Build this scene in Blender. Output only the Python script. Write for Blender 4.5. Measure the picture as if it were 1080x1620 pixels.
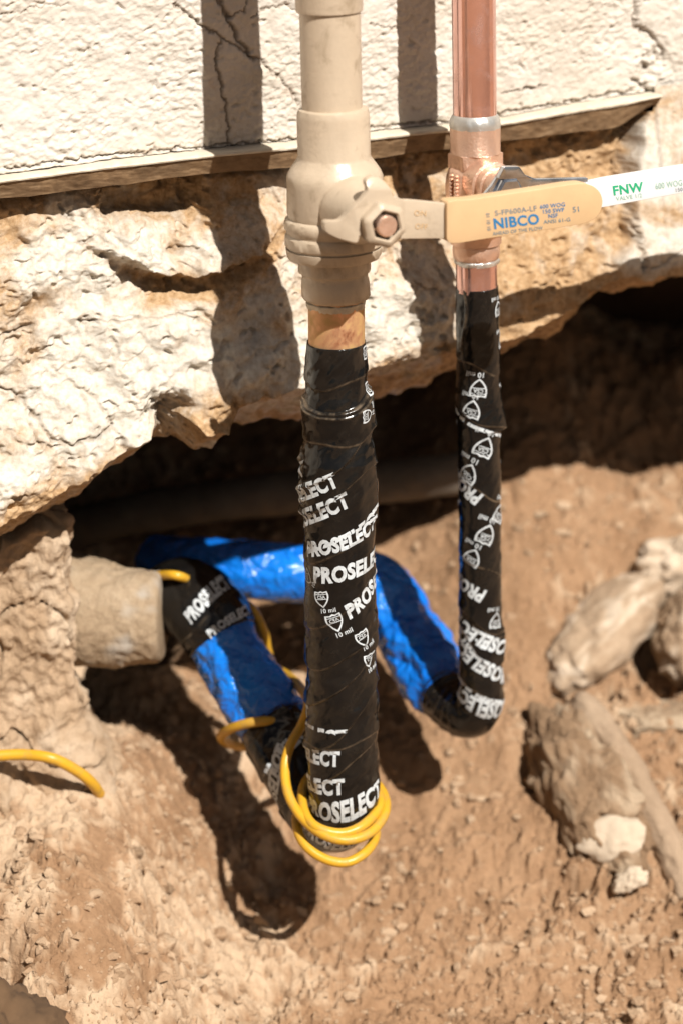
import bpy, bmesh, math, random
import numpy as np
from mathutils import Vector

# ------------------------------------------------------------------ scene, camera, light
scene = bpy.context.scene
for o in list(bpy.data.objects):
    bpy.data.objects.remove(o, do_unlink=True)
COL = scene.collection
R = math.radians
random.seed(7)
RNG = np.random.default_rng(11)

CAM = np.array([0.0, -1.18, 0.674])
PITCH, ROLL, LENS = R(20.0), R(-1.1), 85.0
FPX = LENS / 36.0 * 1620.0
_f = np.array([0, math.cos(PITCH), -math.sin(PITCH)])
_r0 = np.array([1.0, 0, 0])
_u0 = np.cross(_r0, _f)
CR = _r0 * math.cos(ROLL) + _u0 * math.sin(ROLL)
CU = -_r0 * math.sin(ROLL) + _u0 * math.cos(ROLL)
CF = _f

cam_d = bpy.data.cameras.new('camera')
cam = bpy.data.objects.new('camera', cam_d)
COL.objects.link(cam)
scene.camera = cam
from mathutils import Matrix
m3 = Matrix(((CR[0], CU[0], -CF[0]), (CR[1], CU[1], -CF[1]), (CR[2], CU[2], -CF[2])))
cam.matrix_world = Matrix.Translation(Vector(CAM)) @ m3.to_4x4()
cam_d.lens = LENS
cam_d.sensor_fit = 'VERTICAL'
cam_d.sensor_height = 36.0
cam_d.sensor_width = 24.0
cam_d.clip_start = 0.05
cam_d.clip_end = 400.0
cam_d.dof.use_dof = True
cam_d.dof.focus_distance = 1.235
cam_d.dof.aperture_fstop = 5.0

SUN_EL, SUN_AZ = R(46.5), R(30)          # azimuth: from the viewer's side, turned to the right
to_sun = Vector((math.sin(SUN_AZ) * math.cos(SUN_EL), -math.cos(SUN_AZ) * math.cos(SUN_EL), math.sin(SUN_EL)))
sun_d = bpy.data.lights.new('sun', 'SUN')
sun_d.energy = 5.0
sun_d.angle = R(0.5)
sun_d.color = (1.0, 0.965, 0.91)
sun = bpy.data.objects.new('sun', sun_d)
COL.objects.link(sun)
sun.location = (2, -3, 4)
sun.rotation_euler = to_sun.to_track_quat('Z', 'Y').to_euler()

w = bpy.data.worlds.new('World')
scene.world = w
w.use_nodes = True
wn = w.node_tree.nodes
wn.clear()
sky = wn.new('ShaderNodeTexSky')
sky.sky_type = 'NISHITA'
sky.sun_disc = False
sky.sun_elevation = SUN_EL
sky.sun_rotation = math.pi - SUN_AZ
sky.dust_density = 3.0
sky.ozone_density = 0.6
mx = wn.new('ShaderNodeMix')
mx.data_type = 'RGBA'
mx.blend_type = 'MULTIPLY'
mx.inputs[0].default_value = 1.0
mx.inputs[7].default_value = (0.36, 0.35, 0.335, 1)
bg = wn.new('ShaderNodeBackground')
bg.inputs[1].default_value = 0.055
wo = wn.new('ShaderNodeOutputWorld')
w.node_tree.links.new(sky.outputs[0], mx.inputs[6])
w.node_tree.links.new(mx.outputs[2], bg.inputs[0])
w.node_tree.links.new(bg.outputs[0], wo.inputs[0])

vs = scene.view_settings
vs.view_transform = 'Standard'
vs.look = 'None'
vs.gamma = 1.0
vs.use_curve_mapping = False
vs.exposure = 0.24
scene.render.engine = 'CYCLES'
scene.cycles.diffuse_bounces = 1
scene.cycles.max_bounces = 6

# ------------------------------------------------------------------ pixel <-> world (photo pixels, 1080 x 1620)
def ray(px, py):
    return CF + CR * ((px - 540) / FPX) + CU * ((810 - py) / FPX)

def at(px, py, Y):
    d = ray(px, py)
    return CAM + d * ((Y - CAM[1]) / d[1])

def on_plane(px, py, P, n):
    d = ray(px, py)
    return CAM + d * (np.dot(P - CAM, n) / np.dot(d, n))

def proj(P):
    q = np.asarray(P) - CAM
    z = q @ CF
    return np.stack([540 + FPX * (q @ CR) / z, 810 - FPX * (q @ CU) / z, z], -1)

def pxm(P):
    """metres per photo pixel at P"""
    return float((np.asarray(P) - CAM) @ CF) / FPX

# ------------------------------------------------------------------ noise
_perm = RNG.permutation(256)
_perm = np.concatenate([_perm, _perm, _perm])
_g = RNG.normal(size=(256, 3))
_g /= np.linalg.norm(_g, axis=1)[:, None]

def perlin(P):
    P = np.asarray(P, dtype=np.float64)
    sh = P.shape[:-1]
    P = P.reshape(-1, 3)
    I = np.floor(P).astype(np.int64)
    F = P - I
    I &= 255
    U = F * F * F * (F * (F * 6 - 15) + 10)
    out = np.zeros(len(P))
    for dx in (0, 1):
        wx = U[:, 0] if dx else 1 - U[:, 0]
        ax = _perm[I[:, 0] + dx]
        for dy in (0, 1):
            wy = U[:, 1] if dy else 1 - U[:, 1]
            ay = _perm[ax + I[:, 1] + dy]
            for dz in (0, 1):
                wz = U[:, 2] if dz else 1 - U[:, 2]
                g = _g[_perm[ay + I[:, 2] + dz]]
                out += wx * wy * wz * ((F[:, 0] - dx) * g[:, 0] + (F[:, 1] - dy) * g[:, 1] + (F[:, 2] - dz) * g[:, 2])
    return out.reshape(sh) * 1.5

def fbm(P, scale, octs=4, gain=0.5, off=0.0, ridged=False):
    P = np.asarray(P) / scale + off
    a, s = 1.0, 0.0
    for k in range(octs):
        n = perlin(P * 2.0 ** k + k * 17.3)
        s = s + a * ((0.35 - np.abs(n)) * 2 if ridged else n)
        a *= gain
    return s

def sstep(x, a, b):
    t = np.clip((np.asarray(x, float) - a) / (b - a), 0, 1)
    return t * t * (3 - 2 * t)

def polydist(px, py, pts):
    """distance in px to a polyline"""
    best = np.full(np.shape(px), 1e9)
    for (x0, y0), (x1, y1) in zip(pts[:-1], pts[1:]):
        dx, dy = x1 - x0, y1 - y0
        t = np.clip(((px - x0) * dx + (py - y0) * dy) / (dx * dx + dy * dy + 1e-9), 0, 1)
        best = np.minimum(best, np.hypot(px - x0 - t * dx, py - y0 - t * dy))
    return best

# ------------------------------------------------------------------ objects
def tag(o, label=None, cat=None, group=None, kind=None):
    if label: o['label'] = label
    if cat: o['category'] = cat
    if group: o['group'] = group
    if kind: o['kind'] = kind
    return o

def empty(name, loc, label, cat, group=None):
    o = bpy.data.objects.new(name, None)
    o.empty_display_size = 0.02
    o.location = [float(v) for v in loc]
    COL.objects.link(o)
    return tag(o, label, cat, group)

def world_loc(o):
    p = np.zeros(3)
    while o is not None:
        p = p + np.array(o.location)
        o = o.parent
    return p

def obj(name, V, F, mat, parent=None, smooth=True, attr=None, sharp=None, loc=None):
    """V in world space; F: list of faces or (n,4)/(n,3) int array. loc: the object's own origin"""
    V = np.asarray(V, dtype=np.float32).reshape(-1, 3)
    base = world_loc(parent) if parent is not None else np.zeros(3)
    lo = np.zeros(3) if loc is None else np.asarray(loc, float) - base
    V = V - (base + lo).astype(np.float32)
    me = bpy.data.meshes.new(name)
    if isinstance(F, np.ndarray):
        k = F.shape[1]
        me.vertices.add(len(V))
        me.vertices.foreach_set('co', V.ravel())
        me.loops.add(F.size)
        me.loops.foreach_set('vertex_index', F.ravel().astype(np.int32))
        me.polygons.add(len(F))
        me.polygons.foreach_set('loop_start', np.arange(0, F.size, k, dtype=np.int32))
        me.polygons.foreach_set('loop_total', np.full(len(F), k, dtype=np.int32))
        me.update(calc_edges=True)
    else:
        me.from_pydata([tuple(map(float, v)) for v in V], [], [tuple(int(i) for i in f) for f in F])
        me.update()
    me.validate()
    me.polygons.foreach_set('use_smooth', np.full(len(me.polygons), smooth, dtype=bool))
    if sharp is not None:
        me.set_sharp_from_angle(angle=R(sharp))
    if attr:
        for k, v in attr.items():
            a = me.attributes.new(k, 'FLOAT', 'POINT')
            a.data.foreach_set('value', np.asarray(v, dtype=np.float32).ravel())
    me.materials.append(mat)
    o = bpy.data.objects.new(name, me)
    o.location = [float(v) for v in lo]
    COL.objects.link(o)
    if parent is not None:
        o.parent = parent
    return o

def grid_faces(nu, nv, wrap=False):
    i = np.arange(nu if wrap else nu - 1)
    j = np.arange(nv - 1)
    I, J = np.meshgrid(i, j, indexing='ij')
    I2 = (I + 1) % nu
    return np.stack([I * nv + J, I2 * nv + J, I2 * nv + J + 1, I * nv + J + 1], -1).reshape(-1, 4)

# ------------------------------------------------------------------ materials
def new_mat(name):
    m = bpy.data.materials.new(name)
    m.use_nodes = True
    nt = m.node_tree
    nt.nodes.clear()
    out = nt.nodes.new('ShaderNodeOutputMaterial')
    b = nt.nodes.new('ShaderNodeBsdfPrincipled')
    nt.links.new(b.outputs[0], out.inputs[0])
    return m, nt, b

def n_coord(nt):
    return nt.nodes.new('ShaderNodeTexCoord').outputs['Object']

def n_noise(nt, vec, scale, detail=6, rough=0.6, dist=0.0):
    n = nt.nodes.new('ShaderNodeTexNoise')
    n.inputs['Scale'].default_value = scale
    n.inputs['Detail'].default_value = detail
    n.inputs['Roughness'].default_value = rough
    n.inputs['Distortion'].default_value = dist
    nt.links.new(vec, n.inputs['Vector'])
    return n.outputs['Fac']

def n_ramp(nt, fac, stops):
    r = nt.nodes.new('ShaderNodeValToRGB')
    el = r.color_ramp.elements
    while len(el) < len(stops):
        el.new(0.5)
    for e, (p, c) in zip(el, stops):
        e.position = p
        e.color = (*c, 1) if not isinstance(c, (int, float)) else (c, c, c, 1)
    nt.links.new(fac, r.inputs[0])
    return r.outputs[0]

def n_mix(nt, fac, a, b, mode='MIX'):
    m = nt.nodes.new('ShaderNodeMix')
    m.data_type = 'RGBA'
    m.blend_type = mode
    for sock, v in ((m.inputs[0], fac), (m.inputs[6], a), (m.inputs[7], b)):
        if isinstance(v, (int, float)):
            sock.default_value = v
        elif isinstance(v, tuple):
            sock.default_value = (*v, 1)
        else:
            nt.links.new(v, sock)
    return m.outputs[2]

def n_attr(nt, name):
    a = nt.nodes.new('ShaderNodeAttribute')
    a.attribute_name = name
    return a.outputs['Fac']

def n_math(nt, op, a, b):
    m = nt.nodes.new('ShaderNodeMath')
    m.operation = op
    for s, v in zip(m.inputs, (a, b)):
        if isinstance(v, (int, float)):
            s.default_value = v
        else:
            nt.links.new(v, s)
    return m.outputs[0]

def n_bump(nt, b, height, strength, dist):
    n = nt.nodes.new('ShaderNodeBump')
    n.inputs['Strength'].default_value = strength
    n.inputs['Distance'].default_value = dist
    nt.links.new(height, n.inputs['Height'])
    nt.links.new(n.outputs[0], b.inputs['Normal'])

def soil_mat(name, cols, fine=900, bump=0.6):
    m, nt, b = new_mat(name)
    c = n_coord(nt)
    n1 = n_noise(nt, c, 22, 8, 0.65, 0.3)
    n2 = n_noise(nt, c, 240, 6, 0.7)
    n3 = n_noise(nt, c, fine, 4, 0.7)
    base = n_ramp(nt, n1, [(0.30, cols[0]), (0.52, cols[1]), (0.72, cols[2])])
    base = n_mix(nt, 0.55, base, n_ramp(nt, n2, [(0.3, (0.66, 0.61, 0.56)), (0.6, (1.0, 1.0, 1.0)), (0.8, (1.25, 1.22, 1.18))]), 'MULTIPLY')
    spk = n_ramp(nt, n3, [(0.66, 0.0), (0.72, 1.0)])
    base = n_mix(nt, n_math(nt, 'MULTIPLY', spk, 0.35), base, (0.62, 0.50, 0.38))
    at_ = n_attr(nt, 'pale')
    base = n_mix(nt, at_, base, cols[3])
    nt.links.new(base, b.inputs['Base Color'])
    b.inputs['Roughness'].default_value = 0.95
    b.inputs['Specular IOR Level'].default_value = 0.2
    h = n_math(nt, 'ADD', n2, n_math(nt, 'MULTIPLY', n3, 0.5))
    n_bump(nt, b, h, min(1.0, bump * 1.3), 0.0030)
    return m

M = {}
M['soil'] = soil_mat('soil', [(0.34, 0.196, 0.104), (0.455, 0.272, 0.152), (0.52, 0.325, 0.19), (0.69, 0.495, 0.325)])
M['bank'] = soil_mat('bank_soil', [(0.46, 0.305, 0.183), (0.58, 0.405, 0.258), (0.66, 0.475, 0.318), (0.72, 0.545, 0.38)])
M['shaded_soil'] = soil_mat('shaded_soil', [(0.05, 0.03, 0.018), (0.08, 0.05, 0.03), (0.12, 0.075, 0.045), (0.12, 0.08, 0.05)])  # soil darkened in colour to deepen the shade inside the hollow
M['clod'] = soil_mat('clod_soil', [(0.25, 0.155, 0.088), (0.35, 0.225, 0.132), (0.43, 0.295, 0.185), (0.56, 0.42, 0.285)])
M['pale_rock'] = soil_mat('pale_rock', [(0.32, 0.21, 0.125), (0.44, 0.305, 0.195), (0.52, 0.38, 0.26), (0.68, 0.54, 0.40)], bump=0.35)
M['stub'] = soil_mat('stub_concrete', [(0.36, 0.25, 0.155), (0.46, 0.335, 0.215), (0.52, 0.395, 0.27), (0.50, 0.44, 0.37)], bump=0.5)

def stucco_mat():
    m, nt, b = new_mat('stucco')
    c = n_coord(nt)
    n1 = n_noise(nt, c, 14, 6, 0.6, 0.5)
    n2 = n_noise(nt, c, 420, 5, 0.65)
    base = n_ramp(nt, n1, [(0.30, (0.58, 0.50, 0.40)), (0.5, (0.70, 0.63, 0.54)), (0.7, (0.75, 0.69, 0.61))])
    n4 = n_noise(nt, c, 60, 4, 0.6)
    st = n_ramp(nt, n4, [(0.66, 0.0), (0.76, 0.5)])
    base = n_mix(nt, st, base, (0.56, 0.40, 0.27))
    base = n_mix(nt, n_attr(nt, 'crack'), base, (0.16, 0.10, 0.06))
    nt.links.new(base, b.inputs['Base Color'])
    b.inputs['Roughness'].default_value = 0.9
    b.inputs['Specular IOR Level'].default_value = 0.2
    n_bump(nt, b, n2, 0.4, 0.0010)
    return m

def footing_mat():
    m, nt, b = new_mat('footing_concrete')
    c = n_coord(nt)
    n1 = n_noise(nt, c, 26, 7, 0.65, 0.6)
    n2 = n_noise(nt, c, 300, 6, 0.7)
    lime = n_ramp(nt, n2, [(0.3, (0.56, 0.47, 0.36)), (0.55, (0.72, 0.655, 0.56)), (0.8, (0.79, 0.74, 0.66))])
    earth = n_ramp(nt, n2, [(0.3, (0.32, 0.18, 0.080)), (0.55, (0.54, 0.355, 0.195)), (0.8, (0.66, 0.49, 0.325))])
    f = n_math(nt, 'ADD', n_attr(nt, 'earth'), n_math(nt, 'MULTIPLY', n_math(nt, 'SUBTRACT', n1, 0.5), 2.4))
    f = n_ramp(nt, f, [(0.30, 0.0), (0.78, 1.0)])
    base = n_mix(nt, f, lime, earth)
    base = n_mix(nt, n_attr(nt, 'crack'), base, (0.17, 0.10, 0.055))
    nt.links.new(base, b.inputs['Base Color'])
    b.inputs['Roughness'].default_value = 0.95
    b.inputs['Specular IOR Level'].default_value = 0.2
    n_bump(nt, b, n2, 0.6, 0.0014)
    return m

def simple_mat(name, col, rough=0.5, metal=0.0, var=0.0, vscale=60, bump=0.0, bscale=400, dirt=None, coat=0.0, dcol=(0.3, 0.2, 0.12), drange=(0.55, 0.75), dscale=45, spec=0.5, rvar=0.0):
    m, nt, b = new_mat(name)
    c = n_coord(nt)
    n1 = n_noise(nt, c, vscale, 6, 0.6)
    lo = tuple(max(0, x * (1 - var)) for x in col)
    hi = tuple(min(1, x * (1 + var)) for x in col)
    base = n_ramp(nt, n1, [(0.3, lo), (0.7, hi)])
    rr = None
    if dirt:
        n2 = n_noise(nt, c, dscale, 7, 0.7, 0.4)
        f = n_math(nt, 'MULTIPLY', n_ramp(nt, n2, [(drange[0], 0.0), (drange[1], 1.0)]), dirt)
        base = n_mix(nt, f, base, dcol)
        rr = n_mix(nt, f, (rough,) * 3, (0.9,) * 3)
        if metal > 0:
            nt.links.new(n_math(nt, 'MULTIPLY', n_math(nt, 'SUBTRACT', 1.0, f), metal), b.inputs['Metallic'])
    elif rvar:
        n2 = n_noise(nt, c, dscale, 5, 0.6)
        rr = n_ramp(nt, n2, [(0.3, max(0.02, rough - rvar)), (0.7, rough + rvar)])
    nt.links.new(base, b.inputs['Base Color'])
    b.inputs['Roughness'].default_value = rough
    if rr is not None:
        nt.links.new(rr, b.inputs['Roughness'])
    if not dirt:
        b.inputs['Metallic'].default_value = metal
    b.inputs['Coat Weight'].default_value = coat
    b.inputs['Coat Roughness'].default_value = 0.12
    b.inputs['Specular IOR Level'].default_value = spec
    if bump:
        n_bump(nt, b, n_noise(nt, c, bscale, 4, 0.6), bump, 0.0006)
    return m

M['stucco'] = stucco_mat()
M['footing'] = footing_mat()
M['ledge'] = simple_mat('ledge_board', (0.28, 0.175, 0.09), 0.75, var=0.3, vscale=40, bump=0.5, bscale=260, dirt=0.9, dcol=(0.13, 0.075, 0.035), drange=(0.42, 0.66), dscale=42)
M['ledge_lip'] = simple_mat('ledge_lip', (0.72, 0.62, 0.48), 0.85, var=0.15, bump=0.4, dirt=0.6, dcol=(0.42, 0.30, 0.18))
M['tan_paint'] = simple_mat('tan_paint', (0.58, 0.462, 0.335), 0.32, var=0.08, vscale=50, bump=0.3, bscale=420, dirt=0.85, dcol=(0.33, 0.24, 0.15), drange=(0.54, 0.74), dscale=55)
M['copper'] = simple_mat('copper', (0.78, 0.48, 0.42), 0.15, metal=0.9, var=0.10, vscale=35, dirt=0.40, dcol=(0.40, 0.21, 0.14), drange=(0.5, 0.8), dscale=60)
M['copper_worn'] = simple_mat('worn_copper', (0.74, 0.40, 0.25), 0.38, metal=1.0, var=0.15, vscale=40, dirt=0.75, dcol=(0.55, 0.36, 0.11), drange=(0.40, 0.62), dscale=60)
M['bronze'] = simple_mat('cast_bronze', (0.80, 0.53, 0.39), 0.36, metal=0.7, var=0.15, vscale=50, bump=0.5, bscale=700, dirt=0.3, dcol=(0.36, 0.2, 0.11), drange=(0.55, 0.8), dscale=70)
M['solder'] = simple_mat('solder', (0.62, 0.60, 0.56), 0.4, metal=0.7, var=0.2, vscale=90, bump=0.4, bscale=300)
M['flux'] = simple_mat('old_solder', (0.60, 0.52, 0.40), 0.6, metal=0.2, var=0.3, vscale=120, bump=0.6, bscale=300, dirt=0.7, dcol=(0.2, 0.13, 0.08))
M['steel'] = simple_mat('zinc_steel', (0.66, 0.70, 0.76), 0.28, metal=1.0, var=0.2, vscale=90, rvar=0.1)
M['tan_vinyl'] = simple_mat('tan_vinyl', (0.70, 0.465, 0.25), 0.45, var=0.05, dirt=0.25, dcol=(0.5, 0.33, 0.17), dscale=80)
M['white_vinyl'] = simple_mat('white_vinyl', (0.86, 0.86, 0.85), 0.4, var=0.02)
M['yellow'] = simple_mat('yellow_insulation', (0.70, 0.375, 0.025), 0.36, var=0.08, vscale=60, dirt=0.75, dcol=(0.42, 0.26, 0.085), drange=(0.48, 0.72), dscale=90, bump=0.2)
M['ink_white'] = simple_mat('white_print', (0.66, 0.69, 0.70), 0.5, var=0.15, vscale=500, dirt=0.55, dcol=(0.22, 0.19, 0.16), drange=(0.52, 0.72), dscale=350)
M['ink_blue'] = simple_mat('blue_print', (0.03, 0.20, 0.42), 0.5)
M['ink_grey'] = simple_mat('grey_blue_print', (0.20, 0.25, 0.27), 0.5)
M['ink_green'] = simple_mat('green_print', (0.02, 0.42, 0.20), 0.5)
M['ink_pale'] = simple_mat('pale_green_print', (0.35, 0.55, 0.45), 0.5)
M['old_pipe'] = simple_mat('dusty_grey_pipe', (0.15, 0.12, 0.09), 0.9, var=0.4, vscale=30, bump=0.5, dirt=0.7, dcol=(0.25, 0.16, 0.09))
M['twig'] = simple_mat('dead_twig', (0.10, 0.055, 0.03), 0.9, var=0.3)
M['root'] = soil_mat('dusty_root', [(0.32, 0.21, 0.125), (0.41, 0.28, 0.18), (0.48, 0.345, 0.23), (0.5, 0.38, 0.27)], bump=0.4)
M['white_plaster'] = simple_mat('white_plaster', (0.60, 0.475, 0.345), 0.85, var=0.12, vscale=40, bump=0.3, bscale=300, dirt=0.5, dcol=(0.5, 0.37, 0.24), dscale=40)
M['shaded_clod'] = simple_mat('shaded_brown_clod', (0.12, 0.068, 0.033), 0.95, var=0.4, vscale=25, bump=0.6)  # dark brown stands in for shade falling on the corner clod

def tape_mat(name, col, dust, rough=0.33):
    m, nt, b = new_mat(name)
    c = n_coord(nt)
    n1 = n_noise(nt, c, 48, 7, 0.7, 0.6)
    n2 = n_noise(nt, c, 700, 4, 0.7)
    f = n_ramp(nt, n1, [(0.42, 0.03), (0.75, 1.0)])
    f = n_math(nt, 'MULTIPLY', f, n_ramp(nt, n2, [(0.35, 0.35), (0.7, 1.0)]))
    f = n_math(nt, 'MULTIPLY', f, dust)
    sp = n_ramp(nt, n_noise(nt, c, 520, 2, 0.5), [(0.70, 0.0), (0.74, 0.5)])
    f = n_math(nt, 'MAXIMUM', f, n_math(nt, 'MULTIPLY', sp, dust))
    f = n_math(nt, 'MAXIMUM', f, n_math(nt, 'MULTIPLY', n_attr(nt, 'edge'), n_ramp(nt, n_noise(nt, c, 160, 4, 0.6), [(0.38, 0.05), (0.66, 1.0)])))
    base = n_mix(nt, f, col, (0.30, 0.215, 0.135))
    nt.links.new(base, b.inputs['Base Color'])
    rr = n_mix(nt, f, (rough,) * 3, (0.75,) * 3)
    nt.links.new(rr, b.inputs['Roughness'])
    b.inputs['Specular IOR Level'].default_value = 0.4
    n_bump(nt, b, n_noise(nt, c, 120, 5, 0.55), 0.22, 0.0012)
    return m

M['tape'] = tape_mat('black_tape', (0.006, 0.006, 0.006), 0.07, 0.16)
m, nt, b = new_mat('blue_wrap')
c = n_coord(nt)
base = n_ramp(nt, n_noise(nt, c, 30, 5, 0.6), [(0.3, (0.003, 0.13, 0.60)), (0.7, (0.010, 0.25, 0.88))])
nt.links.new(base, b.inputs['Base Color'])
b.inputs['Roughness'].default_value = 0.2
b.inputs['Coat Weight'].default_value = 0.4
n_bump(nt, b, n_noise(nt, c, 70, 4, 0.5, 1.6), 0.8, 0.004)
M['blue'] = m

# ------------------------------------------------------------------ lettering outlines (done before the heavy meshes)
_tc = {}
def text_geo(body, offset=0.0, shear=0.0):
    """triangulated outline of a text: cap height 1, centred; finely subdivided"""
    key = (body, offset, shear)
    if key in _tc:
        return _tc[key]
    cu = bpy.data.curves.new('lettering', 'FONT')
    cu.body = body
    cu.size = 1.0
    cu.shear = shear
    cu.offset = offset
    cu.align_x = 'CENTER'
    cu.space_character = 1.06
    cu.resolution_u = 3
    ob = bpy.data.objects.new('lettering', cu)
    COL.objects.link(ob)
    dg = bpy.context.evaluated_depsgraph_get()
    dg.update()
    me = bpy.data.meshes.new_from_object(ob.evaluated_get(dg))
    bm = bmesh.new()
    bm.from_mesh(me)
    bmesh.ops.triangulate(bm, faces=bm.faces[:])
    for _ in range(3):
        es = [e for e in bm.edges if e.calc_length() > 0.22]
        if not es: break
        bmesh.ops.subdivide_edges(bm, edges=es, cuts=1)
        bmesh.ops.triangulate(bm, faces=[f for f in bm.faces if len(f.verts) > 3])
    bm.verts.index_update()
    V = np.array([v.co[:] for v in bm.verts])
    F = np.array([[v.index for v in f.verts] for f in bm.faces])
    bm.free()
    bpy.data.objects.remove(ob)
    bpy.data.curves.remove(cu)
    bpy.data.meshes.remove(me)
    h = 0.73
    V = V[:, :2] / h
    V[:, 1] -= 0.5
    V[:, 0] -= (V[:, 0].max() + V[:, 0].min()) / 2
    _tc[key] = (V, F)
    return V, F

def merge_geo(parts):
    Vs, Fs, n = [], [], 0
    for V, F in parts:
        Vs.append(V)
        Fs.append(np.asarray(F) + n)
        n += len(V)
    return np.concatenate(Vs), np.concatenate(Fs)

def strip(outer, inner):
    n = len(outer)
    V = np.concatenate([outer, inner])
    F = []
    for i in range(n):
        j = (i + 1) % n
        F += [[i, j, n + j], [i, n + j, n + i]]
    return V, np.array(F)

def shield_geo():
    """badge with a crossing band and '10 mil' below; about 1.6 units tall"""
    t = np.linspace(0, 1, 9)
    right = np.stack([0.62 - 0.62 * t ** 2.2, 0.25 - 1.05 * t], -1)
    top = np.array([[-0.62, 0.25], [-0.56, 0.55], [-0.2, 0.48], [0, 0.56], [0.2, 0.48], [0.56, 0.55]])
    left = right[::-1][1:] * np.array([-1, 1])
    outer = np.concatenate([top[1:], right, left])
    inner = (outer - np.array([0, -0.05])) * 0.80 + np.array([0, -0.05])
    parts = [strip(outer, inner)]
    for y0, y1 in ((-0.12, -0.07), (0.27, 0.32)):
        q = np.array([[-0.5, y0], [0, y0], [0.5, y0], [0.5, y1], [0, y1], [-0.5, y1]])
        parts.append((q, np.array([[0, 1, 4], [0, 4, 5], [1, 2, 3], [1, 3, 4]])))
    V, F = text_geo('CSA', 0.02)
    parts.append((V * 0.26 + np.array([0, 0.10]), F))
    V, F = text_geo('10 mil', 0.02)
    parts.append((V * 0.36 + np.array([0.35, -1.02]), F))
    return merge_geo(parts)

TX = {k: text_geo(k, 0.05, 0.16) for k in ('PROSELECT',)}
SHIELD = shield_geo()
for k in ('NIBCO', 'FNW'):
    text_geo(k, 0.03)
for k in ('S-FP600A-LF', 'AHEAD OF THE FLOW', '600 WOG', '150 SWP', 'NSF', 'ANSI 61-G', '51', 'VALVE 1/2', '01 01 10', 'ON', 'OFF', '600 WOG CSA', '150 PSI'):
    text_geo(k, 0.012)

# ------------------------------------------------------------------ wall frame
PHI = R(22)
WN = np.array([math.sin(PHI), -math.cos(PHI), 0.0])       # outward
WU = np.array([math.cos(PHI), math.sin(PHI), 0.0])
WP = np.array([0.0, 0.111, 0.0])

def wall_uv(px, py, wo=0.0):
    p = on_plane(px, py, WP + WN * wo, WN)
    return float((p - WP) @ WU), float(p[2])

def wall_pts(u, v, wv):
    return WP + u[..., None] * WU + wv[..., None] * WN + v[..., None] * np.array([0, 0, 1.0])

def uv_poly(pts, wo=0.0):
    a = np.array([wall_uv(x, y, wo) for x, y in pts])
    return a[:, 0], a[:, 1]

def interp_ext(x, xp, fp):
    y = np.interp(x, xp, fp)
    s0 = (fp[2] - fp[0]) / (xp[2] - xp[0]) * 0.5
    s1 = (fp[-1] - fp[-3]) / (xp[-1] - xp[-3]) * 0.5
    y = np.where(x < xp[0], fp[0] + (x - xp[0]) * s0, y)
    return np.where(x > xp[-1], fp[-1] + (x - xp[-1]) * s1, y)

LT = uv_poly([(-60, 289), (0, 281), (160, 260), (340, 240), (480, 226), (600, 211), (720, 199), (800, 189), (900, 170), (1030, 150), (1090, 140)], 0.004)
LB = uv_poly([(-60, 320), (0, 312), (160, 294), (340, 272), (470, 263), (600, 247), (720, 232), (800, 222), (900, 210), (1030, 193), (1090, 185)], 0.002)
LIP = uv_poly([(-80, 850), (0, 832), (60, 806), (130, 768), (200, 715), (240, 690), (275, 655), (300, 668), (330, 690), (365, 680), (385, 645), (430, 630), (490, 625),
               (560, 610), (600, 585), (660, 578), (730, 566), (790, 560), (850, 535), (900, 514), (935, 488), (960, 462), (1010, 446), (1080, 436), (1160, 425)], 0.030)
BOT = uv_poly([(-80, 880), (0, 856), (60, 835), (130, 788), (200, 728), (240, 706), (275, 692), (300, 706), (330, 704), (365, 694), (385, 690), (430, 684), (490, 682),
               (560, 672), (600, 664), (660, 648), (730, 610), (790, 585), (850, 552), (900, 530), (935, 504), (960, 476), (1010, 458), (1080, 447), (1160, 436)], 0.0)

house = empty('foundation_wall', WP + np.array([0, 0, 0.25]), 'cracked cream stucco wall above a rough broken concrete footing, undercut by the trench', 'wall')

# stucco panel
u_in = np.linspace(-0.26, 0.30, 820)
u_all = np.concatenate([np.linspace(-2.6, -0.27, 40), u_in, np.linspace(0.31, 2.6, 40)])
vt = np.concatenate([np.linspace(0, 0.17, 300), np.linspace(0.18, 2.4, 40)])
U, T = np.meshgrid(u_all, vt, indexing='ij')
vb = interp_ext(u_all, *LT)
ripple = 0.0008 * perlin(np.stack([u_all * 60, u_all * 0, u_all * 0 + 3], -1)) + 0.0005 * perlin(np.stack([u_all * 260, u_all * 0, u_all * 0 + 7], -1))
V = vb[:, None] + ripple[:, None] * np.exp(-T / 0.01) + T
P0 = wall_pts(U, V, np.zeros_like(U))
pp = proj(P0)
X, Y = pp[..., 0], pp[..., 1]
q = np.stack([U, V, U * 0], -1)
W = 0.0026 * fbm(q, 0.09, 3, 0.5, 2.0) + 0.0008 * fbm(q * np.array([1, 1.1, 1]), 0.013, 3, 0.6, 9.0) + 0.00062 * (0.55 + 0.9 * sstep(fbm(q, 0.05, 2, 0.5, 44.0), -0.3, 0.4)) * fbm(q * np.array([1, 1.15, 1]), 0.0036, 3, 0.6, 5.0)
pit = fbm(q, 0.006, 2, 0.5, 31.0)
W -= 0.0012 * sstep(pit, 0.45, 0.75)
jit = 5 * perlin(np.stack([X / 14, Y / 14, X * 0], -1)) + 3 * perlin(np.stack([X / 5, Y / 5, X * 0 + 4], -1))
jit2 = 5 * perlin(np.stack([X / 14, Y / 14, X * 0 + 9], -1)) + 3 * perlin(np.stack([X / 5, Y / 5, X * 0 + 14], -1))
crack = np.zeros_like(U)
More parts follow.
